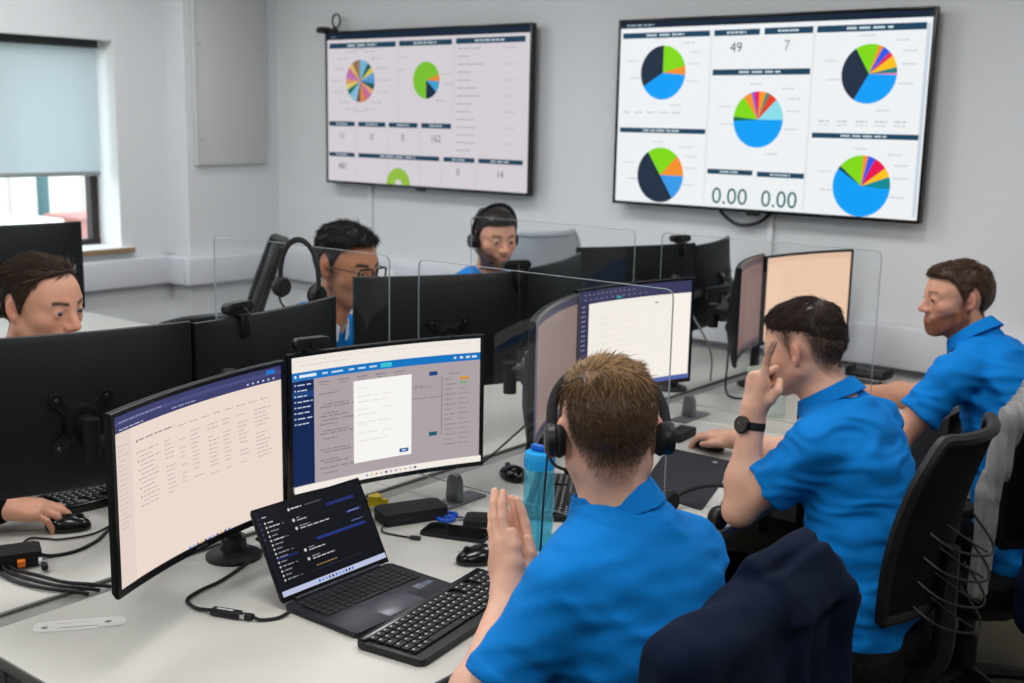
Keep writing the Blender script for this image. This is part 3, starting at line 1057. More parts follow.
# ------------------------------------------------------------------ monitor arms
def arm(base, mons, label, ph=.42):
    bx, by = base
    t = thing('monitor_stand', label, 'monitor stand', (bx, by, DZ))
    MB().lathe([(.0, 0), (.062, 0), (.062, .008), (.05, .014), (.03, .02), (.028, .05), (0, .05)], 28).build('base', m_black, t)
    MB().lo_hi((-.03, -.025, -.05), (-.002, .025, -.0005), .003).build('clamp', m_alu, t)
    MB().cyl((0, 0, .02), (0, 0, ph), .0175, None, 18).build('pole', m_black, t)
    MB().cyl((0, 0, ph), (0, 0, ph + .012), .02, .014, 18).build('pole_cap', m_black, t)
    for i, (key, off) in enumerate(mons):
        p, nb = rear_pt(*MON[key])
        p = p - Vector((bx, by, DZ))
        z = p.z
        zc = min(max(z - .01, .08), ph - .03) + (.012 if i else -.03)
        c = MB().cyl((0, 0, zc - .022), (0, 0, zc + .022), .03, None, 18).build('collar', m_black, t)
        MB().tube([(.028, 0, zc), (.05, 0, zc)], .007, 8, 0).build('knob', m_chrome, c)
        q = p + nb * .03
        mid = (Vector((0, 0, zc)) + Vector((q.x, q.y, zc))) / 2 + Vector((nb.x, nb.y, 0)) * off
        mid.z = zc
        d = mid - Vector((0, 0, zc))
        if d.length > .02:
            MB().box(Vector((0, 0, zc)) + d / 2, (d.length, .034, .03), rot=(0, 0, math.atan2(d.y, d.x)), bevel=.008).build('arm_segment', m_black, t)
        MB().cyl((mid.x, mid.y, zc - .026), (mid.x, mid.y, zc + .026), .024, None, 18).build('elbow', m_black, t)
        e = Vector((q.x, q.y, zc)) - mid
        if e.length > .02:
            MB().box(mid + e / 2 + Vector((0, 0, .004)), (e.length, .03, .026), rot=(0, 0, math.atan2(e.y, e.x)), bevel=.007).build('arm_segment', m_alu, t)
        MB().cyl((q.x, q.y, zc - .024), (q.x, q.y, max(z, zc) + .02), .018, None, 16).build('head_pivot', m_black, t)
        MB().cyl(q + Vector((0, 0, 0)), p - nb * .012, .017, .022, 16).build('head', m_black, t)
    return t
arm((-2.03, 1.565), (('m1L', .04), ('m1R', .03)), 'black twin monitor stand behind the ticket list and service page monitors')
arm((-2.03, 2.73), (('m2L', .06), ('m2R', .03)), 'black twin monitor stand behind the blank document monitor')
arm((-1.99, 4.0), (('m3L', .05), ('m3R', .04)), 'black twin monitor stand on a round base by the screen wall')
arm((-2.19, 1.86), (('m4R', -.03), ('m4L', -.03)), 'black twin monitor stand in front of the dark-jacketed man')
arm((-2.19, 2.98), (('m5R', -.03), ('m5L', -.03)), 'black twin monitor stand in front of the man in glasses')
arm((-2.19, 3.72), (('m6R', -.03), ('m6L', -.03)), 'black twin monitor stand among loose cables under the right wall screen')
MON['far'] = ((-4.06, 2.45), (-4.12, 1.93), 1.30)
arm((-3.93, 2.2), (('far', -.02),), 'black monitor stand on the desk by the window', .45)

# ------------------------------------------------------------------ clear dividers
m_acr = mat_clear('acrylic_sheet', (.985, .992, .992), .9)
m_acre = mat('acrylic_edge', rgb(214, 224, 224), .15, var=.02, trans=.7)
m_foot = mat('foot_grey', rgb(118, 122, 122), .38, metal=.5, var=.06)
def divider(xa, xb, y, zt, label):
    t = thing('desk_divider', label, 'divider', ((xa + xb) / 2, y, DZ), 0, 'clear desk dividers')
    w = abs(xb - xa) / 2
    r, z0, z1 = .022, .045, zt - DZ
    P = fillet([(-w, z0), (w, z0), (w, z1), (-w, z1)], r, 6)
    Q = fillet([(-w + .0015, z0 + .0015), (w - .0015, z0 + .0015), (w - .0015, z1 - .0015), (-w + .0015, z1 - .0015)], r - .002, 6)
    M = Matrix(((1, 0, 0, 0), (0, 0, 1, 0), (0, 1, 0, 0), (0, 0, 0, 1)))
    MB().prism(Q, M @ Matrix.Translation((0, 0, -.0022)), .0044).build('sheet', m_acr, t, smooth=False)
    e = MB()
    n = len(P)
    vs, fs = [], []
    for (x, z), (qx, qz) in zip(P, Q):
        vs += [(x, -.0022, z), (x, .0022, z), (qx, .0022, qz), (qx, -.0022, qz)]
    for i in range(n):
        for j in range(4):
            a, b = i * 4, ((i + 1) % n) * 4
            fs.append((a + j, a + (j + 1) % 4, b + (j + 1) % 4, b + j))
    e._add(vs, fs)
    e.build('polished_edge', m_acre, t)
    for s in ((.55,) if False else (-.62, .62)):
        f = MB()
        x = s * w
        f.prism(fillet([(-.024, 0), (.024, 0), (.017, .078), (-.017, .078)], .014, 5), Matrix.Translation((x, .0, 0)) @ Matrix(((1, 0, 0, 0), (0, 0, -1, -.004), (0, 1, 0, 0), (0, 0, 0, 1))), .020, .003)
        f.lo_hi((x - .030, -.09, 0), (x + .030, .08, .006), .002)
        f.build('foot', m_foot, t)
    return t
divider(-2.056, -1.294, 2.195, 1.352, 'clear acrylic divider right of the service page monitor')
divider(-2.904, -2.161, 2.195, 1.352, 'clear acrylic divider with a headset hung over it')
divider(-2.056, -1.294, 3.392, 1.348, 'clear acrylic divider left of the peach monitor')
divider(-2.904, -2.161, 3.392, 1.348, 'clear acrylic divider in front of the bearded man with a headset')
# ------------------------------------------------------------------ soft bodies: blended distance fields turned into one skin
def nrm(v):
    v = np.asarray(v, float)
    return v / np.linalg.norm(v)
def smin(a, b, k):
    h = np.maximum(k - np.abs(a - b), 0) / k
    return np.minimum(a, b) - h * h * k * .25
def smax(a, b, k):
    return -smin(-a, -b, k)
def d_cone(P, a, b, ra, rb):
    ba = b - a
    pa = P - a
    t = np.clip(pa @ ba / (ba @ ba), 0, 1)
    return np.sqrt(np.einsum('ij,ij->i', *(2 * [pa - t[:, None] * ba]))) - (ra + (rb - ra) * t)
def d_ell(P, c, r):
    q = (P - c) / r
    k0 = np.sqrt(np.einsum('ij,ij->i', q, q))
    q = q / r
    k1 = np.sqrt(np.einsum('ij,ij->i', q, q))
    return k0 * (k0 - 1) / np.maximum(k1, 1e-9)
class Field:
    def __init__(s):
        s.p = []
        s.n = -1
    def add(s, fn, lo, hi, k=.02, op='u'):
        s.p.append((fn, np.asarray(lo, float) - k, np.asarray(hi, float) + k, k, op))
        return s
    def cone(s, a, b, ra, rb=None, k=.02, op='u'):
        a, b = np.asarray(a, float), np.asarray(b, float)
        rb = ra if rb is None else rb
        m = max(ra, rb)
        return s.add(lambda P: d_cone(P, a, b, ra, rb), np.minimum(a, b) - m, np.maximum(a, b) + m, k, op)
    def ell(s, c, r, rot=None, k=.02, op='u'):
        c, r = np.asarray(c, float), np.asarray(r, float)
        Rm = np.eye(3) if rot is None else np.asarray(rot, float)   # columns = local axes
        m = r.max()
        return s.add(lambda P: d_ell((P - c) @ Rm, 0, r), c - m, c + m, k, op)
    def eval(s, P, lo=None, hi=None):
        d = np.full(len(P), 1.)
        pr = s.p
        if lo is not None:
            if s.n != len(pr):
                s.n, s.L, s.H = len(pr), np.array([x[1] for x in pr]), np.array([x[2] for x in pr])
            ok = ((s.L <= hi) & (s.H >= lo)).all(1)
            pr = [x for x, y in zip(pr, ok) if y]
        for fn, l, h, k, op in pr:
            v = fn(P)
            if op == 'u':
                d = smin(d, v, k) if k > 0 else np.minimum(d, v)
            elif op == 's':
                d = smax(d, -v, k)
            elif op == 'i':
                d = smax(d, v, k)
            elif op == 'd':
                d = d + v
        return d
def skin_mesh(F, lo, hi, h, n=14):
    """surface nets on a sparse set of blocks; returns vertices and quads"""
    lo, hi = np.asarray(lo, float), np.asarray(hi, float)
    B = n * h
    nb = np.ceil((hi - lo) / B).astype(int)
    ii = np.stack(np.meshgrid(*[np.arange(k) for k in nb], indexing='ij'), -1).reshape(-1, 3)
    cen = lo + (ii + .5) * B
    d = F.eval(cen)
    ii = ii[np.abs(d) < B * .5 * 1.75 * 1.12 + .006]
    g = np.arange(n + 1)
    G = np.stack(np.meshgrid(g, g, g, indexing='ij'), -1).reshape(-1, 3)
    N = (nb * n + 2).astype(np.int64)
    def key(c):
        return (c[..., 0] * N[1] + c[..., 1]) * N[2] + c[..., 2]
    VK, VP, Q = [], [], []
    CR = np.array([(x, y, z) for x in (0, 1) for y in (0, 1) for z in (0, 1)])
    ED = [(a, b) for a in range(8) for b in range(a + 1, 8) if np.abs(CR[a] - CR[b]).sum() == 1]
    for b in ii:
        o = lo + b * B
        v = F.eval(o + G * h, o - h, o + B + h)
        if v.min() > 0 or v.max() < 0:
            continue
        v = v.reshape(n + 1, n + 1, n + 1)
        c8 = np.stack([v[x:x + n, y:y + n, z:z + n] for x, y, z in CR], -1)
        ins = c8 < 0
        act = np.argwhere(ins.any(-1) & ~ins.all(-1))
        if len(act) == 0:
            continue
        vals = c8[act[:, 0], act[:, 1], act[:, 2]]
        acc = np.zeros((len(act), 3))
        cnt = np.zeros(len(act))
        for a, e in ED:
            va, ve = vals[:, a], vals[:, e]
            m = (va < 0) != (ve < 0)
            t = np.where(m, va / np.where(m, va - ve, 1), 0)
            acc += m[:, None] * (CR[a] + t[:, None] * (CR[e] - CR[a]))
            cnt += m
        VP.append(o + (act + acc / cnt[:, None]) * h)
        VK.append(key(act + b * n + 1))
        for ax in range(3):
            s0 = v[:n, :n, :n] < 0
            sl = [slice(0, n)] * 3
            sl[ax] = slice(1, n + 1)
            s1 = v[tuple(sl)] < 0
            e = np.argwhere(s0 != s1)
            if len(e) == 0:
                continue
            flip = s0[e[:, 0], e[:, 1], e[:, 2]]
            u, w = [(1, 2), (2, 0), (0, 1)][ax]
            du, dw = np.zeros(3, int), np.zeros(3, int)
            du[u] = 1
            dw[w] = 1
            gE = e + b * n + 1
            q = np.stack([key(gE - du - dw), key(gE - dw), key(gE), key(gE - du)], -1)
            q[~flip] = q[~flip][:, ::-1]
            Q.append(q)
    VK, VP, Q = np.concatenate(VK), np.concatenate(VP), np.concatenate(Q)
    o = np.argsort(VK)
    VK, VP = VK[o], VP[o]
    idx = np.searchsorted(VK, Q)
    idx = np.minimum(idx, len(VK) - 1)
    ok = (VK[idx] == Q).all(1)
    return VP, idx[ok]
def smooth_verts(V, Q, it=2, f=.5):
    for _ in range(it):
        acc = np.zeros_like(V)
        cnt = np.zeros(len(V))
        for a, b in ((0, 1), (1, 2), (2, 3), (3, 0)):
            np.add.at(acc, Q[:, a], V[Q[:, b]])
            np.add.at(acc, Q[:, b], V[Q[:, a]])
            np.add.at(cnt, Q[:, a], 1)
            np.add.at(cnt, Q[:, b], 1)
        V = V + (acc / np.maximum(cnt, 1)[:, None] - V) * f
    return V
def waves(P, n, freq, seed, stretch=(1, 1, 1)):
    """cheap smooth noise: a sum of sines in random directions"""
    r = np.random.default_rng(seed)
    s = np.zeros(len(P))
    for i in range(n):
        d = nrm(r.normal(size=3)) * np.asarray(stretch)
        s += np.sin(P @ d * freq * r.uniform(.6, 1.5) + r.uniform(0, 6.28))
    return s / math.sqrt(n)
def col_attr(me, C, name='Col'):
    a = me.color_attributes.new(name, 'FLOAT_COLOR', 'POINT')
    D = np.ones((len(me.vertices), 4), np.float32)
    D[:, :3] = C
    a.data.foreach_set('color', D.ravel())

def mat_attr(name, rough=.5, sss=0., spec=.4, bump=.0, bscale=400, sheen=0., stretch=None):
    if name in MATS:
        return MATS[name]
    m = bpy.data.materials.new(name)
    m.use_nodes = True
    nt = m.node_tree
    p = nt.nodes['Principled BSDF']
    a = nt.nodes.new('ShaderNodeAttribute')
    a.attribute_name = 'Col'
    tc = nt.nodes.new('ShaderNodeTexCoord')
    vec = tc.outputs['Object']
    n = nt.nodes.new('ShaderNodeTexNoise')
    n.inputs['Scale'].default_value = 60
    nt.links.new(vec, n.inputs['Vector'])
    hs = nt.nodes.new('ShaderNodeHueSaturation')
    mr = nt.nodes.new('ShaderNodeMapRange')
    mr.inputs['To Min'].default_value = .9
    mr.inputs['To Max'].default_value = 1.1
    nt.links.new(n.outputs['Fac'], mr.inputs['Value'])
    nt.links.new(mr.outputs[0], hs.inputs['Value'])
    nt.links.new(a.outputs['Color'], hs.inputs['Color'])
    nt.links.new(hs.outputs[0], p.inputs['Base Color'])
    p.inputs['Roughness'].default_value = rough
    p.inputs['Specular IOR Level'].default_value = spec
    p.inputs['Sheen Weight'].default_value = sheen
    if sss:
        p.inputs['Subsurface Weight'].default_value = sss
        p.inputs['Subsurface Radius'].default_value = (.010, .0035, .002)
        p.inputs['Subsurface Scale'].default_value = 1
    if bump:
        n2 = nt.nodes.new('ShaderNodeTexNoise')
        n2.inputs['Scale'].default_value = bscale
        n2.inputs['Detail'].default_value = 3
        nt.links.new(vec, n2.inputs['Vector'])
        b = nt.nodes.new('ShaderNodeBump')
        b.inputs['Strength'].default_value = bump
        b.inputs['Distance'].default_value = .001
        nt.links.new(n2.outputs['Fac'], b.inputs['Height'])
        nt.links.new(b.outputs[0], p.inputs['Normal'])
    MATS[name] = m
    return m

# ------------------------------------------------------------------ head
EYE = np.array([.0315, .0775, .008])
def skull(q):
    a = np.abs(q[:, 0])
    m = np.stack([a, q[:, 1], q[:, 2]], 1)
    d = d_ell(q, np.array([0, -.016, .030]), np.array([.0750, .098, .083]))
    d = smin(d, d_ell(q, np.array([0, .030, .034]), np.array([.060, .057, .060])), .03)
    return d, m
def head_sdf(q):
    d, m = skull(q)
    C = np.array
    d = smin(d, d_ell(q, C([0, .026, -.030]), C([.057, .062, .070])), .03)
    d = smin(d, d_cone(m, C([.050, -.008, -.045]), C([.022, .060, -.086]), .020, .019), .025)
    d = smin(d, d_ell(q, C([0, .070, -.092]), C([.024, .021, .019])), .02)
    d = smin(d, d_ell(m, C([.044, .052, -.014]), C([.022, .022, .020])), .022)
    d = smin(d, d_cone(m, C([.010, .081, .026]), C([.046, .062, .027]), .010, .010), .016)
    d = smin(d, d_ell(q, C([0, .070, -.061]), C([.031, .027, .025])), .018)
    d = smax(d, -d_ell(m, C([.033, .100, .006]), C([.019, .019, .0125])), .014)
    d = smin(d, d_ell(m, EYE, C([.0145, .0140, .0138])), .004)
    d = smin(d, d_cone(q, C([0, .083, .018]), C([0, .1075, -.022]), .0080, .0118), .012)
    d = smin(d, d_ell(m, C([.0130, .0965, -.0265]), C([.0088, .011, .0085])), .007)
    d = smax(d, -d_ell(m, C([.0065, .104, -.0375]), C([.0045, .006, .004])), .003)
    # lips and the line between them
    d = smin(d, d_cone(m, C([0, .0955, -.0555]), C([.0215, .084, -.0605]), .0050, .0030), .006)
    d = smin(d, d_cone(m, C([0, .0945, -.0675]), C([.0195, .084, -.0625]), .0062, .0030), .006)
    d = smax(d, -d_cone(m, C([0, .103, -.0612]), C([.0235, .087, -.0612]), .0022, .0012), .003)
    # lid slit
    d = smax(d, -d_ell(m, C([.0315, .0935, .0078]), C([.0132, .0125, .0028])), .002)
    # ear
    ca, sa = math.cos(.42), math.sin(.42)
    e = (m - C([.0770, -.0150, .002])) / .86
    ex, ey = e[:, 0] * ca + e[:, 1] * sa, -e[:, 0] * sa + e[:, 1] * ca
    ez = e[:, 2] + ey * .25
    E_ = np.stack([ex, ey, ez], 1)
    ear = d_ell(E_, C([0, 0, 0]), C([.0085, .0185, .0315]))
    ear = smin(ear, d_ell(E_, C([-.002, .003, -.026]), C([.006, .010, .011])), .006)
    ear = smax(ear, -d_ell(E_, C([.0085, .0025, .006]), C([.0065, .0115, .0200])), .004)
    ear = smax(ear, -d_ell(E_, C([.006, .006, -.006]), C([.008, .007, .009])), .004)
    d = smin(d, ear * .86, .007)
    return d
class Head:
    def __init__(s, c, face, pitch=0., roll=0., sc=1.):
        s.c, s.sc = np.asarray(c, float), sc
        f = nrm([face[0], face[1], 0])
        r = np.array([f[1], -f[0], 0])
        u = np.array([0, 0, 1.])
        f2 = f * math.cos(R(pitch)) - u * math.sin(R(pitch))
        u2 = u * math.cos(R(pitch)) + f * math.sin(R(pitch))
        r2 = r * math.cos(R(roll)) + u2 * math.sin(R(roll))
        u3 = -r * math.sin(R(roll)) + u2 * math.cos(R(roll))
        s.M = np.stack([r2, f2, u3], 1)     # columns: right, forward, up
    def loc(s, P):
        return (P - s.c) @ s.M / s.sc
    def wor(s, q):
        return s.c + (np.asarray(q, float) * s.sc) @ s.M.T
    def field(s, P):
        return head_sdf(s.loc(P)) * s.sc

# hairline: height above which hair grows, by angle round the head (0 = brow, 180 = nape)
HL_A = np.array([0, 25, 42, 58, 70, 80, 90, 104, 116, 128, 150, 180.])
HL_Z = np.array([.064, .063, .060, .048, .018, -.018, .020, .038, .016, -.038, -.072, -.080])
def hair_zone(q, dz=0., recede=0., front=0.):
    a = np.degrees(np.abs(np.arctan2(q[:, 0], q[:, 1] + .01)))
    zl = np.interp(a, HL_A, HL_Z) + dz - recede * np.exp(-(a / 58) ** 4)
    return q[:, 2] - zl, a
def hand_prims(F, W, f, n, side, curl, thumb, spread=0., k=.010, sc=1.):
    """wrist W, finger direction f, back-of-hand normal n; side 'L' or 'R'"""
    f = nrm(f)
    n = np.asarray(n, float)
    n = nrm(n - f * (n @ f))
    t = np.cross(n, f) if side == 'R' else np.cross(f, n)
    W = np.asarray(W, float)
    def pt(a, b, c):
        return W + (t * a + f * b + n * c) * sc
    kn = [(.027, .088, .0), (.0075, .092, .003), (-.0125, .087, .001), (-.031, .077, -.004)]
    ph = [(.044, .026, .021), (.049, .030, .022), (.045, .028, .022), (.035, .021, .019)]
    rd = [.0098, .0102, .0096, .0084]
    F.cone(pt(0, -.03, 0), pt(0, .012, 0), .027 * sc, .026 * sc, k=.02)
    tips = []
    for i in range(4):
        a, b, c = kn[i]
        K = pt(a, b, c)
        F.cone(pt(a * .55, .012, -.001), K, .0165 * sc, .0115 * sc, k=.016)
        F.cone(pt(a * .5, .020, -.008), pt(a * .95, b - .012, -.007), .014 * sc, .0115 * sc, k=.014)
        ang = 0.
        sp = R(spread * (1.2, .35, -.5, -1.4)[i])
        base = f * math.cos(sp) + t * math.sin(sp)
        p = K
        r0 = rd[i] * sc
        for j in range(3):
            ang += R(curl[i][j])
            d = base * math.cos(ang) - n * math.sin(ang)
            q = p + d * ph[i][j] * sc
            r1 = r0 * (.93, .93, .84)[j]
            F.cone(p, q, r0 * 1.03, r1, k=.0035 if j or True else k)
            p, r0 = q, r1
        tips.append((p, r0))
    T = [pt(*x) for x in thumb]
    F.cone(pt(.012, .018, -.010), T[0], .016 * sc, .0135 * sc, k=.014)
    F.cone(T[0], T[1], .0125 * sc, .0112 * sc, k=.006)
    F.cone(T[1], T[2], .0110 * sc, .0088 * sc, k=.004)
    return tips, t, f, n
TH_REST = [(.036, .042, -.016), (.047, .070, -.022), (.050, .096, -.026)]
TH_SIDE = [(.038, .040, -.010), (.052, .066, -.012), (.056, .092, -.016)]
TH_FIST = [(.034, .046, -.022), (.030, .074, -.040), (.010, .086, -.052)]

# ------------------------------------------------------------------ torso loft
TOR_S = np.array([-.25, -.12, 0., .25, .5, .7, .84, .93, 1.0, 1.06])
TOR_X = np.array([.160, .172, .170, .150, .152, .162, .152, .118, .062, .050])
TOR_Y = np.array([.100, .120, .122, .110, .112, .112, .098, .080, .060, .050])
def torso_fn(pel, c7, face, grow=0., bulge=.0, tw=1., smin_=-.2, smax_=1.04):
    pel, c7 = np.asarray(pel, float), np.asarray(c7, float)
    up = nrm(c7 - pel)
    Ls = np.linalg.norm(c7 - pel)
    f = np.array([face[0], face[1], 0.])
    f = nrm(f - up * (f @ up))
    r = np.cross(f, up)
    def fn(P):
        q = P - pel
        s = (q @ up) / Ls
        sc = np.clip(s, smin_, smax_)
        x, y = q @ r, q @ f + .028 * np.sin(np.clip(s, 0, 1) * math.pi) - .018
        rx, ry = np.interp(sc, TOR_S, TOR_X) * tw + grow, np.interp(sc, TOR_S, TOR_Y) * (.5 + tw * .5) + grow + bulge * np.exp(-((s - .25) / .25) ** 2)
        k = np.sqrt((x / rx) ** 2 + (y / ry) ** 2)
        # a squarer section than an ellipse
        k4 = ((np.abs(x) / rx) ** 2.6 + (np.abs(y) / ry) ** 2.6) ** (1 / 2.6)
        d = (.35 * k + .65 * k4 - 1) * np.minimum(rx, ry)
        e = np.maximum(np.maximum(smin_ - s, s - smax_) * Ls, 0)
        d = np.where(e > 0, np.sqrt(np.maximum(d, 0) ** 2 + e ** 2) + np.minimum(d, 0) * .0, d)
        return d
    lo, hi = np.minimum(pel, c7) - .28, np.maximum(pel, c7) + .28
    return fn, lo, hi, (r, f, up, Ls)
# ------------------------------------------------------------------ people
m_skin = mat_attr('skin', .48, sss=.25, spec=.35, bump=.12, bscale=700)
m_hair = mat_attr('hair', .42, spec=.35)
m_eye = mat_attr('eye', .12, spec=.6)
m_polo = mat('polo_blue', rgb(2, 118, 198), .85, var=.10, scale=500, bump=.30, bscale=1400, sheen=.0, spec=.2)
m_navy = mat('navy_cloth', rgb(12, 22, 42), .9, var=.15, scale=300, bump=.25, bscale=900, spec=.15)
m_blackcloth = mat('black_cloth', rgb(12, 12, 13), .9, var=.15, scale=300, bump=.2, bscale=900, spec=.15)
m_trouser = mat('dark_trousers', rgb(15, 16, 20), .9, var=.12, scale=300, bump=.2, bscale=900, spec=.15)
m_shoe = mat('black_shoe', rgb(18, 18, 18), .4, var=.1)
def sdf_obj(name, F, lo, hi, h, m, parent, origin, it=1, paint=None):
    V, Q = skin_mesh(F, lo, hi, h)
    if it:
        V = smooth_verts(V, Q, it, .5)
    me = raw_mesh(name, V - origin, Q)
    if paint is not None:
        col_attr(me, paint(V))
    return link(name, me, m, parent), V, Q
def vnormals(V, Q):
    n = np.cross(V[Q[:, 2]] - V[Q[:, 0]], V[Q[:, 3]] - V[Q[:, 1]])
    N = np.zeros_like(V)
    for j in range(4):
        np.add.at(N, Q[:, j], n)
    return N / np.maximum(np.linalg.norm(N, axis=1), 1e-12)[:, None]
def strands(name, roots, d0, d1, d2, ln, wd, C, parent, origin, seed=0):
    """tapered three-sided hairs bent from d0 through d1 to d2"""
    n = len(roots)
    p = [roots, roots + d0 * ln[:, None] * .33]
    p.append(p[1] + d1 * ln[:, None] * .34)
    p.append(p[2] + d2 * ln[:, None] * .33)
    ax = np.cross(d1, d0 + np.array([.013, .017, .011]))
    ax /= np.maximum(np.linalg.norm(ax, axis=1), 1e-9)[:, None]
    bx = np.cross(d1, ax)
    V = np.zeros((n, 10, 3))
    for j in range(3):
        w = wd[:, None] * (1, .9, .6)[j]
        for i in range(3):
            t = 2 * math.pi * i / 3
            V[:, j * 3 + i] = p[j] + (ax * math.cos(t) + bx * math.sin(t)) * w
    V[:, 9] = p[3]
    fs = []
    for j in range(2):
        for i in range(3):
            a, b = j * 3 + i, j * 3 + (i + 1) % 3
            fs += [(a, b, b + 3), (a, b + 3, a + 3)]
    fs += [(6, 7, 9), (7, 8, 9), (8, 6, 9)]
    Fc = (np.array(fs)[None] + (np.arange(n) * 10)[:, None, None]).reshape(-1, 3)
    me = raw_mesh(name, V.reshape(-1, 3) - origin, Fc)
    col_attr(me, np.repeat(C, 10, axis=0))
    o = link(name, me, m_hair, parent)
    o['kind'] = 'stuff'
    return o
def build_person(label, head, pel, c7, face, arms, skin, hair, shirt, res=.0035, legs=True, knee=None, group=None, tw=1.):
    r_ = np.random.default_rng(len(label))
    pel, c7 = np.asarray(pel, float), np.asarray(c7, float)
    origin = np.array([pel[0], pel[1], 0.])
    tf, tlo, thi, (tr, tfw, tup, tl) = torso_fn(pel, c7, face, -.012, tw=tw, smin_=.6, smax_=1.03)
    B = Field()
    hc = head.c
    B.add(tf, tlo, thi, .04)
    nb = c7 + tfw * .048 - tup * .015
    for s in 'LR':
        A = arms[s]
        sh, el, wr = (np.asarray(A[k], float) for k in ('sh', 'el', 'wr'))
        B.cone(nb, sh - tup * .008, .046, .036, k=.04)
        B.cone(sh, sh + (el - sh) * .45, .044, .041, k=.03)
        B.cone(sh + (el - sh) * .35, el, .042, .037, k=.03)
        mid = el + (wr - el) * .3
        B.cone(el, mid, .038, .0405, k=.025)
        B.cone(mid, wr, .0405, .0265, k=.03)
        if A.get('hand'):
            hp = A['hand']
            A['tips'] = hand_prims(B, wr, hp['f'], hp['n'], s, hp['curl'], hp['thumb'], hp.get('spread', 0.), sc=hp.get('sc', 1.))
        else:
            B.cone(wr, wr + nrm(wr - el) * .08, .027, .02, k=.02)
    B.cone(head.wor((0, -.030, -.045)), nb, .047, .052, k=.03)
    B.cone(head.wor((0, .012, -.075)), nb + tfw * .012, .034, .040, k=.025)
    B.add(head.field, hc - .18 * head.sc, hc + .18 * head.sc, .022)
    hcol, hden = np.array(hair['dark']), hair.get('den', 1.)
    sk = np.array(skin)
    red = np.clip(sk * np.array([1.02, .72, .68]), 0, 1)
    lip = np.clip(sk * np.array([.86, .50, .50]), 0, 1)
    def paint(V):
        C = np.tile(sk, (len(V), 1))
        q = head.loc(V)
        nearh = np.linalg.norm(q, axis=1) < .2
        m = np.stack([np.abs(q[:, 0]), q[:, 1], q[:, 2]], 1)
        def mix(w, c):
            nonlocal C
            w = np.clip(w, 0, 1)[:, None] * nearh[:, None]
            C = C * (1 - w) + np.asarray(c) * w
        g = lambda c, s_: np.exp(-(((m - np.array(c)) / np.array(s_)) ** 2).sum(1))
        mix(.6 * g((.0, .112, -.024), (.018, .02, .016)), red)
        mix(.45 * g((.042, .068, -.020), (.022, .03, .020)), red)
        mix(.55 * g((.086, -.018, .004), (.014, .03, .04)), red)
        li = np.minimum(d_cone(m, np.array([0, .0965, -.0558]), np.array([.0210, .086, -.0602]), .004, .0022), d_cone(m, np.array([0, .0955, -.0672]), np.array([.0190, .086, -.0628]), .005, .0022))
        mix(np.clip((.0030 - li) / .002, 0, 1) * .85, lip)
        # cropped hair colour tinting the scalp
        z, a = hair_zone(q, hair.get('dz', 0), hair.get('recede', 0))
        nz = .5 + .5 * waves(q, 6, 900, 5)
        fd = hair.get('fade', .004)
        mix(np.clip(z / fd, 0, 1) ** hair.get('fpow', 1.) * hden * (.8 + .2 * nz), hcol)
        # brows
        bx, bz = m[:, 0], m[:, 2] - (.0285 + .004 * np.sin(np.clip((m[:, 0] - .012) / .036, 0, 1) * 2.4))
        mix(((bx > .012) & (bx < .050) & (q[:, 1] > .04)) * np.clip(1.6 - np.abs(bz) / .0038, 0, 1) * hair.get('brow', .8), hair.get('browc', hair['dark']))
        be = hair.get('beard')
        if be:
            jaw = np.clip((-.030 - q[:, 2] - .35 * (q[:, 1] - .05)) / .012, 0, 1) * np.clip((q[:, 1] + .022) / .012, 0, 1) * np.clip((q[:, 2] + .128) / .012, 0, 1)
            side = np.exp(-((q[:, 1] - .004) / .016) ** 2) * (np.abs(q[:, 0]) > .05) * np.clip((.012 - q[:, 2]) / .01, 0, 1) * np.clip((q[:, 2] + .08) / .02, 0, 1)
            mo = g((.0, .097, -.047), (.024, .03, .007))
            mix(np.clip(np.maximum(np.maximum(jaw * be.get('jaw', 1), side), mo * be.get('mo', 1)) * be['den'] * (.75 + .35 * nz) - 2 * (li < .0015), 0, 1), be['col'])
        return C
    allp = np.array([hc] + [np.asarray(arms[s][k]) for s in 'LR' for k in ('sh', 'el', 'wr')] + [c7])
    lo, hi = allp.min(0) - .24, allp.max(0) + .24
    body, V, Q = sdf_obj('person', B, lo, hi, res, m_skin, None, origin, 1, paint)
    body.location = origin
    tag(body, label, 'person', group)
    # eyes
    for s in (-1, 1):
        b = MB()
        gz = nrm(np.array(hair.get('gaze', (0, 1, -.08))))
        c = EYE * np.array([s, 1, 1])
        vs, fs, cc = [], [], []
        nu, nv = 20, 14
        x, y = frame_of(gz)
        x, y = np.array(x), np.array(y)
        for j in range(nv + 1):
            ph = math.pi * j / nv * .75
            for i in range(nu):
                t = 2 * math.pi * i / nu
                vs.append(head.wor(c + .0124 * (gz * math.cos(ph) + (x * math.cos(t) + y * math.sin(t)) * math.sin(ph))) - origin)
                cc.append((.008, .008, .008) if ph < .28 else ((.05, .04, .035) if ph < .62 else (.20, .18, .165)))
        fs = [(j * nu + i, j * nu + (i + 1) % nu, (j + 1) * nu + (i + 1) % nu, (j + 1) * nu + i) for j in range(nv) for i in range(nu)]
        me = raw_mesh('eye', vs, fs)
        col_attr(me, np.array(cc))
        link('eye', me, m_eye, body)
    # ---------------- hair: a cap and loose strands over it
    th_f, fl_f, ln_f = hair['th'], hair['flow'], hair['len']
    Hf = Field()
    def capzone(q):
        if 'capline' in hair:
            a = np.degrees(np.abs(np.arctan2(q[:, 0], q[:, 1] + .01)))
            return q[:, 2] - np.interp(a, *hair['capline']), a
        return hair_zone(q, hair.get('dz', 0) + hair.get('capdz', .006), hair.get('recede', 0))
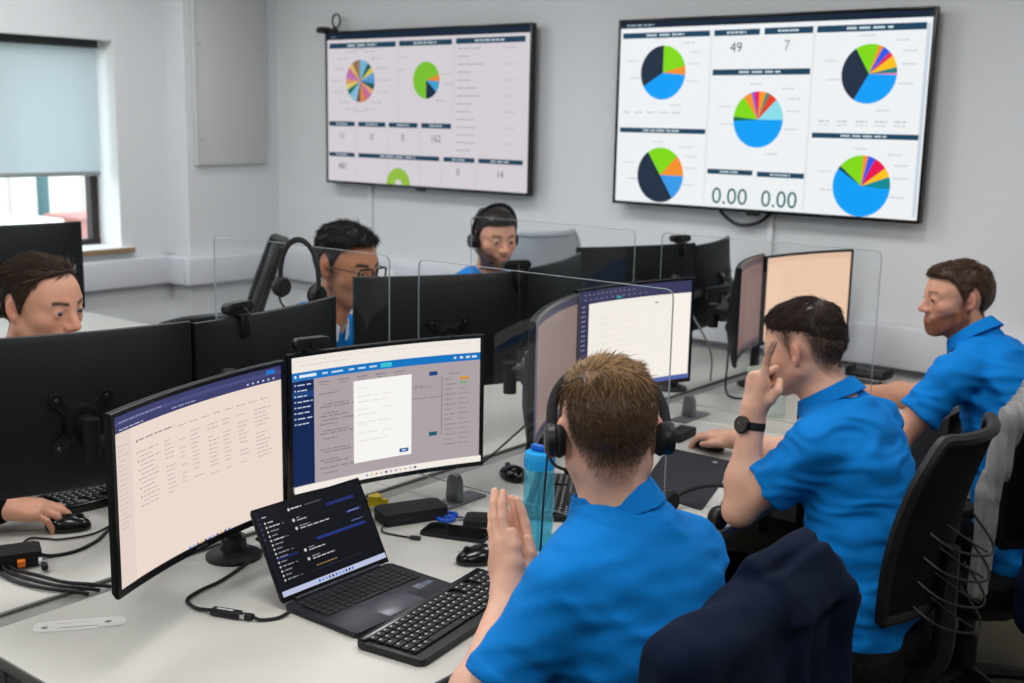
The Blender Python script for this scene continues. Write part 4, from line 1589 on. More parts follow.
    def capd(P):
        q = head.loc(P)
        d, _ = skull(q)
        z, a = capzone(q)
        mk = np.clip(z / hair.get('capfade', .012), 0, 1)
        th = th_f(q, z, a) * (1 + .16 * waves(q, 5, 150, 3, hair.get('grain', (1, .25, .6))) + .10 * waves(q, 5, 420, 4, hair.get('grain', (1, .2, .5))))
        return (d - (-.005 + (th + .005) * mk)) * head.sc
    Hf.add(capd, hc - .22, hc + .22, .001)
    Vh, Qh = skin_mesh(Hf, hc - .19 * head.sc, hc + .19 * head.sc, max(res, .0032))
    # keep what lies outside the head
    qh = head.loc(Vh)
    z, a = capzone(qh)
    keep = (z > -.004)
    Qk = Qh[keep[Qh].all(1)]
    used = np.unique(Qk)
    mp = -np.ones(len(Vh), int)
    mp[used] = np.arange(len(used))
    Vh2, Qh2 = Vh[used], mp[Qk]
    N = vnormals(Vh2, Qh2)
    q2 = head.loc(Vh2)
    lc, dc = np.array(hair['light']), np.array(hair['dark'])
    w = np.clip(.5 + .5 * waves(q2, 6, 300, 9, hair.get('grain', (1, .25, .6))), 0, 1) * hair.get('mixf', lambda q, z, a: np.ones(len(q)))(q2, z[used], a[used])
    me = raw_mesh('hair', Vh2 - origin, Qh2)
    col_attr(me, dc + (lc - dc) * (w * .55)[:, None])
    ho = link('hair', me, m_hair, body)
    n = hair.get('n', 5000)
    z2, a2 = capzone(q2)
    pick = r_.choice(len(Vh2), n, p=None)
    jit = r_.normal(size=(n, 3)) * .0012
    fl = fl_f(q2[pick], z2[pick], a2[pick]) @ head.M.T
    Np = N[pick]
    fl = fl - Np * (fl * Np).sum(1)[:, None]
    fl /= np.maximum(np.linalg.norm(fl, axis=1), 1e-6)[:, None]
    rnd = r_.normal(size=(n, 3)) * hair.get('mess', .18)
    lift = hair.get('lift', .25)
    d0 = Np * (lift + .25) + fl * .8 + rnd * .5
    d1 = Np * lift * .4 + fl + rnd
    d2 = -Np * .15 + fl + rnd * 1.3
    d0, d1, d2 = (d / np.linalg.norm(d, axis=1)[:, None] for d in (d0, d1, d2))
    ln = ln_f(q2[pick], z2[pick], a2[pick]) * r_.uniform(.6, 1.25, n)
    mixw = np.clip(hair.get('mixf', lambda q, z, a: np.ones(len(q)))(q2[pick], z2[pick], a2[pick]) * r_.beta(1.6, 1.6, n), 0, 1)
    strands('strands', Vh2[pick] + jit - Np * .003, d0, d1, d2, ln, np.full(n, hair.get('wd', .0007)), dc + (lc - dc) * mixw[:, None], ho, origin)
    # short hairs where the cut fades into the neck and temples
    qb = head.loc(V)
    zb, ab = hair_zone(qb, hair.get('dz', 0), hair.get('recede', 0))
    sel = np.flatnonzero((np.linalg.norm(qb, axis=1) < .15) & (zb > .004) & (qb[:, 2] > -.1) & (ab > 55) & (np.abs(qb[:, 0]) < .078))
    ns = hair.get('ns', 0)
    if ns and len(sel):
        Nb = vnormals(V, Q)
        pk = sel[r_.choice(len(sel), ns)]
        keep_p = np.clip(zb[pk] / hair.get('fade', .004), .12, 1) > r_.random(ns)
        pk = pk[keep_p]
        k_ = len(pk)
        dn = np.array([0, -.35, -1.]) @ head.M.T
        dd = Nb[pk] * .45 + dn * .8 + r_.normal(size=(k_, 3)) * .15
        dd /= np.linalg.norm(dd, axis=1)[:, None]
        ln_ = (.0025 + .006 * np.clip(zb[pk] / hair.get('fade', .004), 0, 1.2)) * r_.uniform(.7, 1.2, k_)
        mixw = np.clip(r_.beta(1.6, 1.6, k_) * hair.get('smix', .35), 0, 1)
        strands('short_hair', V[pk] + r_.normal(size=(k_, 3)) * .001, dd, dd, dd, ln_, np.full(k_, .00038), dc + (lc - dc) * mixw[:, None], ho, origin)
    # ---------------- shirt
    S = Field()
    gr = shirt.get('grow', .012)
    sf, slo, shi, _ = torso_fn(pel, c7, face, gr, shirt.get('bulge', .012), tw=tw, smin_=-.22, smax_=1.0)
    S.add(sf, slo, shi, .04)
    for s in 'LR':
        A = arms[s]
        sh, el, wr = (np.asarray(A[k], float) for k in ('sh', 'el', 'wr'))
        S.cone(nb - tfw * .012 - tup * .012, sh - tup * .002, .050 + gr * .3, .046 + gr * .3, k=.05)
        if shirt.get('long'):
            S.cone(sh, el, .060 + gr * .4, .050 + gr * .5, k=.04)
            S.cone(el, wr - nrm(wr - el) * .01, .050 + gr * .5, .034 + gr * .4, k=.03)
        else:
            fr = A.get('cuff', .62)
            cut = sh + (el - sh) * fr
            ax = nrm(el - sh)
            far = sh + (el - sh) * 1.05
            e0, e1 = .056 + gr * .3, A.get('cuffr', .058)
            def slv(P, sh=sh, far=far, cut=cut, ax=ax, e0=e0, e1=e1):
                return np.maximum(d_cone(P, sh, far, e0, e1 + (e1 - e0) * .3), (P - cut) @ ax)
            S.add(slv, np.minimum(sh, cut) - .09, np.maximum(sh, cut) + .09, .035)
            def band(P, cut=cut, ax=ax, sh=sh, far=far, e0=e0, e1=e1):
                t = (P - cut) @ ax
                return np.maximum(np.maximum(d_cone(P, sh, far, e0 + .0018, e1 + .0018 + (e1 - e0) * .3), t), -.020 - t)
            S.add(band, cut - .09, cut + .09, .0015)
    fa, fq, fs_ = shirt.get('fold', (.0045, 26, 1))
    st = shirt.get('fstretch', (.6, .6, 1.1))
    def folds(P):
        wv = waves(P, 4, fq, fs_, st)
        w2 = waves(P + .02 * wv[:, None], 3, fq * 2.1, fs_ + 2, st)
        return fa * (np.abs(wv) ** 1.3 - .75) + fa * .5 * w2
    S.add(folds, slo - 1, shi + 1, 0, 'd')
    for fold in shirt.get('pull', ()):                 # single creases: from a to b, radius, depth
        a_, b_, rr, dp = fold
        a_, b_ = np.asarray(a_, float), np.asarray(b_, float)
        S.add(lambda P, a_=a_, b_=b_, rr=rr, dp=dp: dp * np.exp(-(np.maximum(d_cone(P, a_, b_, 0., 0.), 0) / rr) ** 2), np.minimum(a_, b_) - 3 * rr, np.maximum(a_, b_) + 3 * rr, 0, 'd')
    if not shirt.get('long'):
        for s in 'LR':
            A = arms[s]
            sh, el = np.asarray(A['sh'], float), np.asarray(A['el'], float)
            fr = A.get('cuff', .62)
            cut, ax = sh + (el - sh) * fr, nrm(el - sh)
            S.cone(cut - ax * .004, cut + ax * .08, .0475, .0475, k=.003, op='s')
    # collar
    hb = head.wor((0, -.02, -.06))
    ca = nrm(hb - nb)
    ca = nrm(ca + tup * .6 + tfw * shirt.get('ctilt', .15))
    cc0 = nb + tup * shirt.get('cup', .014)
    cr0 = shirt.get('cr', .060)
    def collar(P):
        q = P - cc0
        zz = q @ ca
        rad = q - zz[:, None] * ca
        u, v = rad @ tr, rad @ tfw
        rho = np.sqrt(u * u + (v * .92) ** 2)
        ang = np.degrees(np.abs(np.arctan2(u, v)))
        top = shirt.get('ch', .034) + .006 * np.cos(np.radians(180 - ang))
        d1 = np.abs(rho - (cr0 - zz * .22)) - .0028
        d1 = np.maximum(d1, np.maximum(zz - top, -.03 - zz))
        d2 = np.abs(rho - (cr0 + .014 - (zz) * .42)) - .0030
        d2 = np.maximum(d2, np.maximum(zz - top, -.004 - .016 * np.clip((90 - ang) / 90, 0, 1) - zz))
        d = np.minimum(d1, d2)
        return np.maximum(d, (13 - ang) * .002)
    CF = Field()
    CF.add(collar, cc0 - .13, cc0 + .13, .001)
    lo, hi = np.minimum(slo + .06, lo), np.maximum(shi - .06, hi)
    so, _, _ = sdf_obj(shirt.get('name', 'polo_shirt'), S, lo, hi, shirt.get('res', res * 1.25), shirt['mat'], body, origin, 2)
    if shirt.get('collar', True):
        sdf_obj('collar', CF, cc0 - .13, cc0 + .13, .0026, shirt.get('cmat', shirt['mat']), so, origin, 1)
    # ---------------- trousers and shoes
    if legs:
        T = Field()
        r2 = np.array([face[1], -face[0], 0.]) / math.hypot(*face)
        f2 = np.array([face[0], face[1], 0.]) / math.hypot(*face)
        T.ell(pel + np.array([0, 0, -.045]), (.150, .150, .085), k=.05)
        feet = []
        for s in (-1, 1):
            hip = pel + r2 * s * .085 + f2 * .04 + np.array([0, 0, -.045])
            kn = pel + r2 * s * .14 + f2 * .40
            kn[2] = .50
            an = kn + f2 * (-.06 if knee is None else knee)
            an[2] = .10
            T.cone(hip, kn, .084, .066, k=.05)
            T.cone(kn, an, .066, .050, k=.05)
            feet.append(an)
        sdf_obj('trousers', T, np.minimum(pel, feet[0]) - .35 - np.array([.25, .25, .0]), np.maximum(pel, feet[0]) + .35 + np.array([.25, .25, 0]), .011, m_trouser, body, origin, 2)
        for an in feet:
            b = Field()
            b.cone(an + np.array([0, 0, -.045]) - f2 * .03, an + np.array([0, 0, -.055]) + f2 * .14, .045, .040, k=.03)
            b.cone(an + np.array([0, 0, .02]), an + np.array([0, 0, -.04]), .045, .045, k=.03)
            b.add(lambda P: .003 - P[:, 2], an - .4, an + .4, .006, 'i')
            sdf_obj('shoe', b, an - .26, an + .26, .008, m_shoe, body, origin, 1)
    return body
FLAT = [(6, 8, 5)] * 4
MOUSE = [(14, 30, 18), (18, 32, 18), (22, 34, 18), (26, 34, 18)]
REST = [(18, 28, 15), (22, 32, 15), (26, 34, 15), (30, 34, 15)]
SKIN_A, SKIN_B, SKIN_C = rgb(216, 168, 144), rgb(206, 152, 126), rgb(184, 128, 96)
def thick(top, side, front=None, part=.05):
    """hair depth: top of the head, sides and back, extra at the front"""
    front = top if front is None else front
    def f(q, z, a):
        up = np.clip((q[:, 2] - .055) / part, 0, 1)
        up = up * up * (3 - 2 * up)
        fr = np.clip((q[:, 1] - .0) / .07, 0, 1)
        return side + (top + (front - top) * fr - side) * up
    return f
def zlen(top, side):
    return lambda q, z, a: side + (top - side) * np.clip((q[:, 2] - .05) / .04, 0, 1)
def flow_crown(fwd=1., sidew=.0, down=1.):
    """hair lying forward on top and down at the sides, whorled at the crown"""
    def f(q, z, a):
        up = np.clip((q[:, 2] - .05) / .05, 0, 1)[:, None]
        top = np.stack([q[:, 0] * 1.5 + sidew, np.full(len(q), fwd), np.full(len(q), -.05)], 1)
        bk = np.clip((-.045 - q[:, 1]) / .05, 0, 1)[:, None]
        top = top * (1 - bk) + np.array([0, -.6, -1.]) * bk
        sd = np.stack([np.zeros(len(q)), np.full(len(q), -.25), np.full(len(q), -down)], 1)
        return top * up + sd * (1 - up)
    return f
# ---- man 1: back to the camera, headset, hands together
H1 = Head((-.992, 1.500, 1.220), (-.66, .75), 12, 1.5, .985)
r1 = nrm(np.array([.30, .95, 0]))
wL1 = np.array([-1.142, 1.442, .922])
wR1 = wL1 + r1 * .044 + np.array([.0, .0, -.022])
fh1 = nrm((-.57, .40, .72))
P1 = build_person('man in a blue polo shirt and headset, back to us, palms together', H1, (-.915, 1.46, .56), (-.925, 1.485, 1.105), (-.96, .28),
    dict(L=dict(sh=(-.958, 1.348, 1.015), el=(-1.035, 1.205, .805), wr=wL1, cuff=.66, cuffr=.057, hand=dict(f=fh1, n=-r1, curl=[(2, 6, 4), (2, 6, 4), (4, 8, 5), (6, 10, 6)], thumb=[(.030, .046, -.010), (.038, .074, -.010), (.040, .100, -.010)], spread=4)),
         R=dict(sh=(-.910, 1.612, 1.012), el=(-.955, 1.715, .790), wr=wR1, cuff=.66, hand=dict(f=nrm((-.52, .43, .72)), n=r1, curl=[(4, 8, 5)] * 4, thumb=[(.030, .046, -.010), (.038, .074, -.010), (.040, .100, -.010)], spread=3))),
    SKIN_A, dict(dark=rgb(62, 44, 30), light=rgb(190, 148, 98), th=thick(.009, .003, .016, .045), flow=flow_crown(.9, .7), len=lambda q, z, a: .006 + .028 * np.clip((q[:, 2] + .01) / .12, 0, 1) ** 1.6, n=12000, ns=8000, fade=.055, fpow=.8, den=.80, capdz=.022, capfade=.05, dz=-.002, wd=.0007, mess=.14, lift=.12, mixf=lambda q, z, a: np.clip((q[:, 2] + .005) / .12, .04, 1) ** 1.7),
    dict(mat=m_polo, fold=(.0034, 60, 5), cr=.057, cup=.020, ctilt=.4, ch=.030), res=.0030, tw=.92)
# ---- man 2: cheek on his fist
H2 = Head((-1.182, 2.636, 1.172), (-.995, .02), 14, 3, .98)
wL2 = np.array([-1.240, 2.503, 1.030])
P2 = build_person('man in a blue polo shirt leaning his cheek on his fist, watch on wrist', H2, (-.960, 2.60, .57), (-1.060, 2.650, 1.065), (-1., -.06),
    dict(L=dict(sh=(-1.070, 2.490, .975), el=(-1.238, 2.455, .795), wr=wL2, cuff=.60, cuffr=.060, hand=dict(f=(.06, .0, 1), n=(-.50, -.86, .1), curl=[(2, 14, 10), (72, 96, 60), (76, 98, 60), (78, 98, 60)], thumb=[(.036, .040, -.018), (.046, .064, -.030), (.034, .084, -.040)])),
         R=dict(sh=(-1.060, 2.830, .975), el=(-1.300, 2.960, .795), wr=(-1.560, 3.058, .790), cuff=.62, hand=dict(f=(-1, .12, -.06), n=(.0, -.1, 1), curl=MOUSE, thumb=TH_SIDE))),
    SKIN_A, dict(dark=rgb(28, 20, 17), light=rgb(72, 52, 40), th=thick(.013, .0015, .012, .045), flow=flow_crown(1., -.1), len=lambda q, z, a: (.004 + .026 * np.clip((q[:, 2] - .03) / .05, 0, 1)) * (1 - .55 * np.clip((q[:, 1] - .03) / .06, 0, 1)), n=9000, ns=7000, smix=.2, fade=.060, fpow=.6, den=.84, capline=([0, 40, 60, 90, 120, 150, 180], [.050, .046, .036, .030, .014, -.012, -.024]), capfade=.045, recede=.012, dz=-.002, wd=.0008, mess=.08, lift=.06),
    dict(mat=m_polo, fold=(.0055, 56, 7), cup=.016, ch=.030), res=.0034, tw=.92)
# ---- man 3: red beard, looks to the left
H3 = Head((-1.098, 3.492, 1.212), (-.76, -.65), 3, 0, .95)
P3 = build_person('bearded man in a blue polo shirt looking left by the screen wall', H3, (-.820, 3.48, .57), (-.985, 3.500, 1.105), (-1., -.05),
    dict(L=dict(sh=(-1.030, 3.310, 1.020), el=(-1.150, 3.205, .815), wr=(-1.400, 3.36, .790), cuff=.56, cuffr=.060, hand=dict(f=(-1, .35, -.15), n=(0, 0, 1), curl=REST, thumb=TH_REST)),
         R=dict(sh=(-.990, 3.680, 1.020), el=(-1.255, 3.700, .860), wr=(-1.50, 3.86, .800), cuff=.62, hand=dict(f=(-1, .5, -.2), n=(0, 0, 1), curl=REST, thumb=TH_REST))),
    SKIN_B, dict(dark=rgb(40, 27, 20), light=rgb(96, 66, 44), th=thick(.012, .006, .014), flow=flow_crown(.9, .3), len=zlen(.020, .009), n=6000, ns=1500, fade=.016, den=.85, capdz=.010, wd=.0009, mess=.14, lift=.1, brow=.7, browc=rgb(100, 66, 42), beard=dict(den=.95, col=rgb(120, 70, 40), jaw=1, mo=.9)),
    dict(mat=m_polo, fold=(.0055, 52, 12), cup=.034, ch=.030), res=.0040)
# ---- man 4: dark jacket, face over the monitors at the left
H4 = Head((-2.560, 1.437, 1.252), (.965, .26), 8, 0, .99)
P4 = build_person('dark-haired man in a black jacket, face half hidden behind the left monitors', H4, (-3.02, 1.42, .57), (-2.695, 1.420, 1.115), (.98, .10),
    dict(R=dict(sh=(-2.640, 1.245, 1.030), el=(-2.700, 1.130, .815), wr=(-2.545, 1.300, .798), hand=dict(f=(.60, .80, -.10), n=(.1, -.15, 1), curl=MOUSE, thumb=TH_SIDE, sc=.96)),
         L=dict(sh=(-2.640, 1.595, 1.030), el=(-2.66, 1.720, .815), wr=(-2.50, 1.60, .785), hand=dict(f=(1, -.1, -.1), n=(0, 0, 1), curl=REST, thumb=TH_REST))),
    SKIN_B, dict(dark=rgb(26, 18, 14), light=rgb(80, 57, 40), th=thick(.006, .006, .010), flow=flow_crown(-.9, .5, .8), len=zlen(.040, .016), n=7000, fade=.010, den=.95, capdz=.004, dz=.0, recede=-.022, wd=.0009, mess=.08, lift=.10, gaze=(.15, 1, -.3), brow=.95),
    dict(mat=m_blackcloth, long=True, name='jacket', fold=(.0040, 52, 21), cmat=m_blackcloth), res=.0040)
# ---- man 5: glasses
H5 = Head((-2.628, 2.485, 1.248), (.985, .06), 8, 0, 1.04)
P5 = build_person('man in glasses with thick black hair facing us behind the monitors', H5, (-3.04, 2.46, .57), (-2.745, 2.455, 1.105), (.98, .10),
    dict(R=dict(sh=(-2.700, 2.285, 1.020), el=(-2.690, 2.28, .810), wr=(-2.50, 2.40, .785), cuff=.6, hand=dict(f=(1, .2, -.1), n=(0, 0, 1), curl=REST, thumb=TH_REST)),
         L=dict(sh=(-2.700, 2.630, 1.020), el=(-2.690, 2.73, .810), wr=(-2.50, 2.60, .785), cuff=.6, hand=dict(f=(1, -.2, -.1), n=(0, 0, 1), curl=REST, thumb=TH_REST))),
    rgb(172, 118, 86), dict(dark=rgb(13, 12, 13), light=rgb(40, 35, 33), th=thick(.020, .006, .022), flow=flow_crown(.3, .9, .8), len=zlen(.03, .012), n=6500, ns=1200, fade=.025, den=.9, capdz=.010, dz=.004, recede=-.008, wd=.0010, mess=.2, lift=.15, brow=1.3, beard=dict(den=.8, col=rgb(40, 28, 22), jaw=.45, mo=.6)),
    dict(mat=m_polo, fold=(.0040, 52, 31), cmat=mat('pale_collar', rgb(196, 204, 214), .85, var=.06, bump=.2, bscale=900)), res=.0042)
# ---- man 6: headset, near the screen wall
H6 = Head((-2.925, 3.560, 1.246), (.86, -.40), 8, 0, 1.0)
P6 = build_person('bearded man with a headset facing us below the left wall screen', H6, (-3.20, 3.56, .57), (-3.015, 3.590, 1.105), (.98, -.1),
    dict(R=dict(sh=(-2.985, 3.415, 1.020), el=(-2.93, 3.37, .800), wr=(-2.72, 3.50, .785), cuff=.6, hand=dict(f=(1, .2, -.1), n=(0, 0, 1), curl=REST, thumb=TH_REST)),
         L=dict(sh=(-2.950, 3.755, 1.020), el=(-2.90, 3.83, .800), wr=(-2.70, 3.70, .785), cuff=.6, hand=dict(f=(1, -.2, -.1), n=(0, 0, 1), curl=REST, thumb=TH_REST))),
    SKIN_B, dict(dark=rgb(20, 17, 16), light=rgb(60, 50, 44), th=thick(.014, .006, .018), flow=flow_crown(.8, .3), len=zlen(.018, .008), n=3500, fade=.012, den=.9, capdz=.006, wd=.0012, mess=.15, lift=.1, brow=.9, beard=dict(den=.9, col=rgb(38, 28, 24), jaw=1, mo=.9)),
    dict(mat=m_polo, fold=(.0040, 52, 41)), res=.0048)
# ------------------------------------------------------------------ headsets, glasses, watch
m_soft = mat('soft_black', rgb(16, 16, 17), .75, var=.15, scale=200)
m_lens = mat_clear('spectacle_lens', (.97, .98, .98), .6)
def place(o, M):
    o.matrix_world = M
    return o
def head_matrix(h):
    M = Matrix.Identity(4)
    for i in range(3):
        for j in range(3):
            M[i][j] = h.M[i, j]
        M[i][3] = h.c[i]
    return M @ Matrix.Scale(h.sc, 4)
def headset(label, boom='L', top=.137, half=.098, fwd=.012, cable=None, cup_y=-.012, cup_z=-.006, boom_pts=None):
    t = thing('headset', label, 'headset', (0, 0, 0), 0, 'headsets')
    pts = []
    for i in range(17):
        a = math.pi * i / 16
        pts.append((half * math.cos(a) * (1 + .05 * math.sin(a)), cup_y + (fwd - cup_y) * math.sin(a), .012 + (top - .012) * math.sin(a) ** .85))
    MB().tube(pts, .0055, 8, 2, flat=1.6).build('headband', m_soft, t)
    for s in (-1, 1):
        x = half * s
        MB().tube([(x, cup_y, .020), (x * 1.04, cup_y, .0), (x * 1.02, cup_y, -.012)], .0048, 8, 3).build('yoke', m_alu, t)
        M = Matrix.Rotation(R(90), 3, 'Y')
        c = MB().lathe([(0, -.012), (.020, -.012), (.027, -.007), (.029, .003), (.024, .011), (0, .012)], 24, (x, cup_y, cup_z), M).build('earcup', m_black, t)
        MB().lathe([(.013, -.008), (.025, -.009), (.030, 0), (.025, .009), (.013, .008)], 24, (x - s * .011, cup_y, cup_z), M).build('cushion', m_soft, c)
    s = -1 if boom == 'L' else 1
    x = half * s
    bp = boom_pts or [(x, cup_y, cup_z - .01), (x * 1.03, cup_y + .035, -.030), (x * .9, cup_y + .075, -.052), (x * .62, cup_y + .112, -.066)]
    MB().tube(bp, [.0032, .0028], 8, 5).build('mic_boom', m_black, t)
    MB().ellipsoid(bp[-1], (.007, .011, .007)).build('microphone', m_soft, t)
    if cable:
        MB().tube(cable, .0018, 6, 6).build('cable', m_black, t)
    return t
place(headset('black headset worn by the man with his back to us', 'L', .112, .092, .050, [(-.10, -.012, -.028), (-.103, -.010, -.060), (-.108, 0, -.12), (-.112, .02, -.19), (-.118, .03, -.235)]), head_matrix(H1))
place(headset('black headset worn by the bearded man facing us', 'R', .142, .092, .012), head_matrix(H6))
hs = headset('black headset hung over the clear divider beside the man in glasses', 'L', .142, .081, .0, None, .0, -.004, [(-.081, 0, -.02), (-.086, .004, -.045), (-.07, .008, -.064), (-.045, .008, -.070)])
place(hs, Matrix.Translation((-2.521, 2.195, 1.224)) @ Matrix.Rotation(R(3), 4, 'Y'))
Mh = Matrix.Translation((-1.375, 2.480, .760)) @ Matrix.Rotation(R(170), 4, 'Z') @ Matrix.Rotation(R(78), 4, 'X')
Mi = Mh.inverted()
cupw = Mh @ Vector((-.085, 0, -.004))
hs = headset("black headset lying on the desk by the leaning man's elbow", 'L', .142, .085, .0, [(.085, .0, -.02), (.10, .02, -.03), (.13, .03, -.035)], .0, -.004, [Mi @ (cupw + Vector(v)) for v in ((0, -.005, .012), (.006, .0, .045), (.022, .006, .075), (.030, .010, .105))])
place(hs, Mh)
g = thing('spectacles', 'dark-framed spectacles worn by the man facing us', 'glasses')
for s in (-1, 1):
    P = [(s * .0335 + x, z + .006) for x, z in fillet([(-.0245, -.018), (.0245, -.018), (.026, .018), (-.026, .018)], .012, 5)]
    pts = [(x, .108 - abs(x) * .16, z) for x, z in P]
    MB().tube(pts + [pts[0]], .0030, 8, 0).build('rim', m_gloss, g)
    le = MB()
    le._add(pts, [tuple(range(len(pts)))])
    le.build('lens', m_lens, g, smooth=False)
    MB().tube([(s * .059, .099, .015), (s * .074, .07, .016), (s * .0785, .02, .014), (s * .0775, -.012, .006), (s * .075, -.026, -.012)], .0019, 6, 4).build('temple', m_gloss, g)
MB().tube([(-.008, .108, .012), (0, .112, .014), (.008, .108, .012)], .0019, 6, 4).build('bridge', m_gloss, g)
place(g, head_matrix(H5))
# wristwatch on the leaning man's left wrist
e2 = np.array([-1.238, 2.455, .795])
ax = nrm(wL2 - e2)
cw = wL2 - ax * .034
w = thing('wristwatch', 'black wristwatch on the leaning man\'s raised wrist', 'watch', tuple(cw))
x_ = nrm(np.array([-.25, -1.0, .0]) - ax * (np.array([-.25, -1., 0]) @ ax))
y_ = np.cross(ax, x_)
Mw = Matrix(((x_[0], y_[0], ax[0]), (x_[1], y_[1], ax[1]), (x_[2], y_[2], ax[2])))
MB().lathe([(.0305, -.010), (.033, -.009), (.0335, 0), (.033, .009), (.0305, .010), (.0295, 0), (.0305, -.010)], 28, (0, 0, 0), Mw).build('strap', m_soft, w)
Md = Mw @ Matrix(((0, 0, 1), (1, 0, 0), (0, 1, 0)))
cs = MB().lathe([(0, 0), (.021, 0), (.022, .003), (.0215, .009), (.019, .0105), (0, .0105)], 28, Mw @ Vector((.030, 0, 0)), Md).build('case', m_gloss, w)
MB().lathe([(0, .0106), (.0175, .0106), (.0175, .0112), (0, .0112)], 28, Mw @ Vector((.030, 0, 0)), Md).build('dial', mat('watch_dial', rgb(58, 52, 50), .25, var=.1), cs)
for a, l in ((40, .012), (150, .009)):
    d = Vector((0, math.cos(R(a)), math.sin(R(a))))
    MB().tube([Mw @ (Vector((.0416, 0, 0))), Mw @ (Vector((.0416, 0, 0)) + d * l)], .0006, 6, 0).build('watch_hand', m_chrome, cs)
# ------------------------------------------------------------------ chairs
m_seat = mat('seat_fabric', rgb(11, 12, 13), .9, spec=.2, var=.2, scale=300, bump=.3, bscale=900)
m_cframe = mat('chair_plastic', rgb(12, 13, 14), .5, var=.1)
def office_chair(loc, face, label, mseat=None, recline=14, top=1.02, mfr=None, lift=0., arms=True):
    """origin on the floor under the seat, local +y is forward"""
    mseat = mseat or m_seat
    m_cframe = mfr or globals()['m_cframe']
    t = thing('office_chair', label, 'chair', loc, math.atan2(face[1], face[0]) - math.pi / 2, 'office chairs')
    P = fillet([(-.24, -.22), (.24, -.22), (.25, .24), (-.25, .24)], .10, 6)
    MB().prism(P, Matrix.Translation((0, 0, .405 + lift)), .075, .026).build('seat', mseat, t)
    MB().prism([(x * .9, y * .9) for x, y in P], Matrix.Translation((0, 0, .365 + lift)), .05, .018).build('seat_pan', m_cframe, t)
    # backrest: curved frame with a mesh panel
    z0, z1 = .60 + lift * .5, top
    yb = -.235
    def bp(u, v):           # u -1..1, v 0..1
        w_ = .205 * (1 - .10 * (2 * v - 1) ** 2) * (1 if v < .8 else math.sqrt(max(0, 1 - ((v - .8) / .2) ** 2 * .35)))
        z = z0 + (z1 - z0) * v
        return Vector((u * w_, yb - math.tan(R(recline)) * (z - z0) + .045 * u * u + .02 * math.sin(v * math.pi) - .0, z))
    nu, nv = 12, 14
    vs = [bp(-1 + 2 * i / nu, j / nv) for j in range(nv + 1) for i in range(nu + 1)]
    vs += [v + Vector((0, -.012, 0)) for v in vs]
    k = (nu + 1) * (nv + 1)
    fs = []
    for j in range(nv):
        for i in range(nu):
            a = j * (nu + 1) + i
            fs += [(a, a + 1, a + nu + 2, a + nu + 1), (k + a, k + a + nu + 1, k + a + nu + 2, k + a + 1)]
    for i in range(nu):
        fs += [(i, k + i, k + i + 1, i + 1), (nv * (nu + 1) + i, nv * (nu + 1) + i + 1, k + nv * (nu + 1) + i + 1, k + nv * (nu + 1) + i)]
    for j in range(nv):
        a, b = j * (nu + 1), (j + 1) * (nu + 1)
        fs += [(a, b, k + b, k + a), (a + nu, k + a + nu, k + b + nu, b + nu)]
    m = MB()
    m._add(vs, fs)
    m.build('backrest', mseat, t)
    rim = [bp(-1, j / 10) for j in range(11)] + [bp(-1 + 2 * i / 8, 1) for i in range(1, 8)] + [bp(1, 1 - j / 10) for j in range(11)] + [bp(1 - 2 * i / 8, 0) for i in range(1, 8)]
    rim = [p + Vector((0, -.006, 0)) for p in rim]
    MB().tube(rim + [rim[0]], .015, 8, 2).build('back_frame', m_cframe, t)
    MB().tube([(0, -.05, .385 + lift), (0, -.20, .38 + lift), (0, -.270, .45 + lift), (0, -.275, .60 + lift), (0, -.255 - .1 * math.tan(R(recline)), .72 + lift)], [.026, .030, .024, .018], 10, 5).build('back_upright', m_cframe, t)
    for s in ((-1, 1) if arms else ()):
        MB().tube([(s * .20, -.02, .385), (s * .30, -.03, .40), (s * .315, -.05, .50), (s * .31, -.06, .695)], [.018, .020, .018, .016], 10, 5).build('arm_post', m_cframe, t)
        MB().prism(fillet([(-.038, -.14), (.038, -.14), (.034, .14), (-.034, .14)], .03, 5), Matrix.Translation((s * .305, -.05, .695)), .028, .008).build('armrest', m_soft, t)
    MB().cyl((0, 0, .37 + lift), (0, 0, .20), .024, None, 16).build('gas_lift', m_alu, t)
    MB().cyl((0, 0, .22), (0, 0, .075), .036, .034, 18).build('lift_cover', m_cframe, t)
    for i in range(5):
        a = R(90 + 72 * i + 20)
        d = Vector((math.cos(a), math.sin(a), 0))
        MB().tube([(0, 0, .105), d * .14 + Vector((0, 0, .10)), d * .29 + Vector((0, 0, .075))], [.028, .022, .016], 8, 3).build('base_leg', m_cframe, t)
        q = d * .29
        c = MB()
        p = Vector((-d.y, d.x, 0))
        for sg in (-1, 1):
            c.cyl(q + p * sg * .012 + Vector((0, 0, .028)), q + p * sg * .026 + Vector((0, 0, .028)), .028, None, 16)
        c.cyl(q + Vector((0, 0, .02)), q + Vector((0, 0, .07)), .008, None, 8)
        c.build('castor', m_cframe, t)
    return t
office_chair((-.985, 1.490, 0), (-1, .05), 'black office chair draped with a navy jacket', None, 6, .98)
CH2 = office_chair((-1.055, 2.615, 0), (-1, .02), 'black office chair of the leaning man', None, 12, 1.05, None, .055)
office_chair((-.960, 3.430, 0), (-.95, .30), 'black office chair with a grey knit hanging on its back', None, 8, 1.02)
office_chair((-3.06, 1.42, 0), (1, .05), 'black office chair of the man in the black jacket', None, 10, 1.0)
office_chair((-3.08, 2.46, 0), (1, .05), 'black office chair of the man in glasses', None, 10, 1.0)
office_chair((-3.24, 3.56, 0), (1, -.05), 'black office chair of the bearded man with the headset', None, 10, 1.0)
office_chair((-3.70, 2.60, 0), (-.62, -.78), 'tall dark office chair standing empty behind the man in glasses', None, 16, 1.24, None, 0., False)
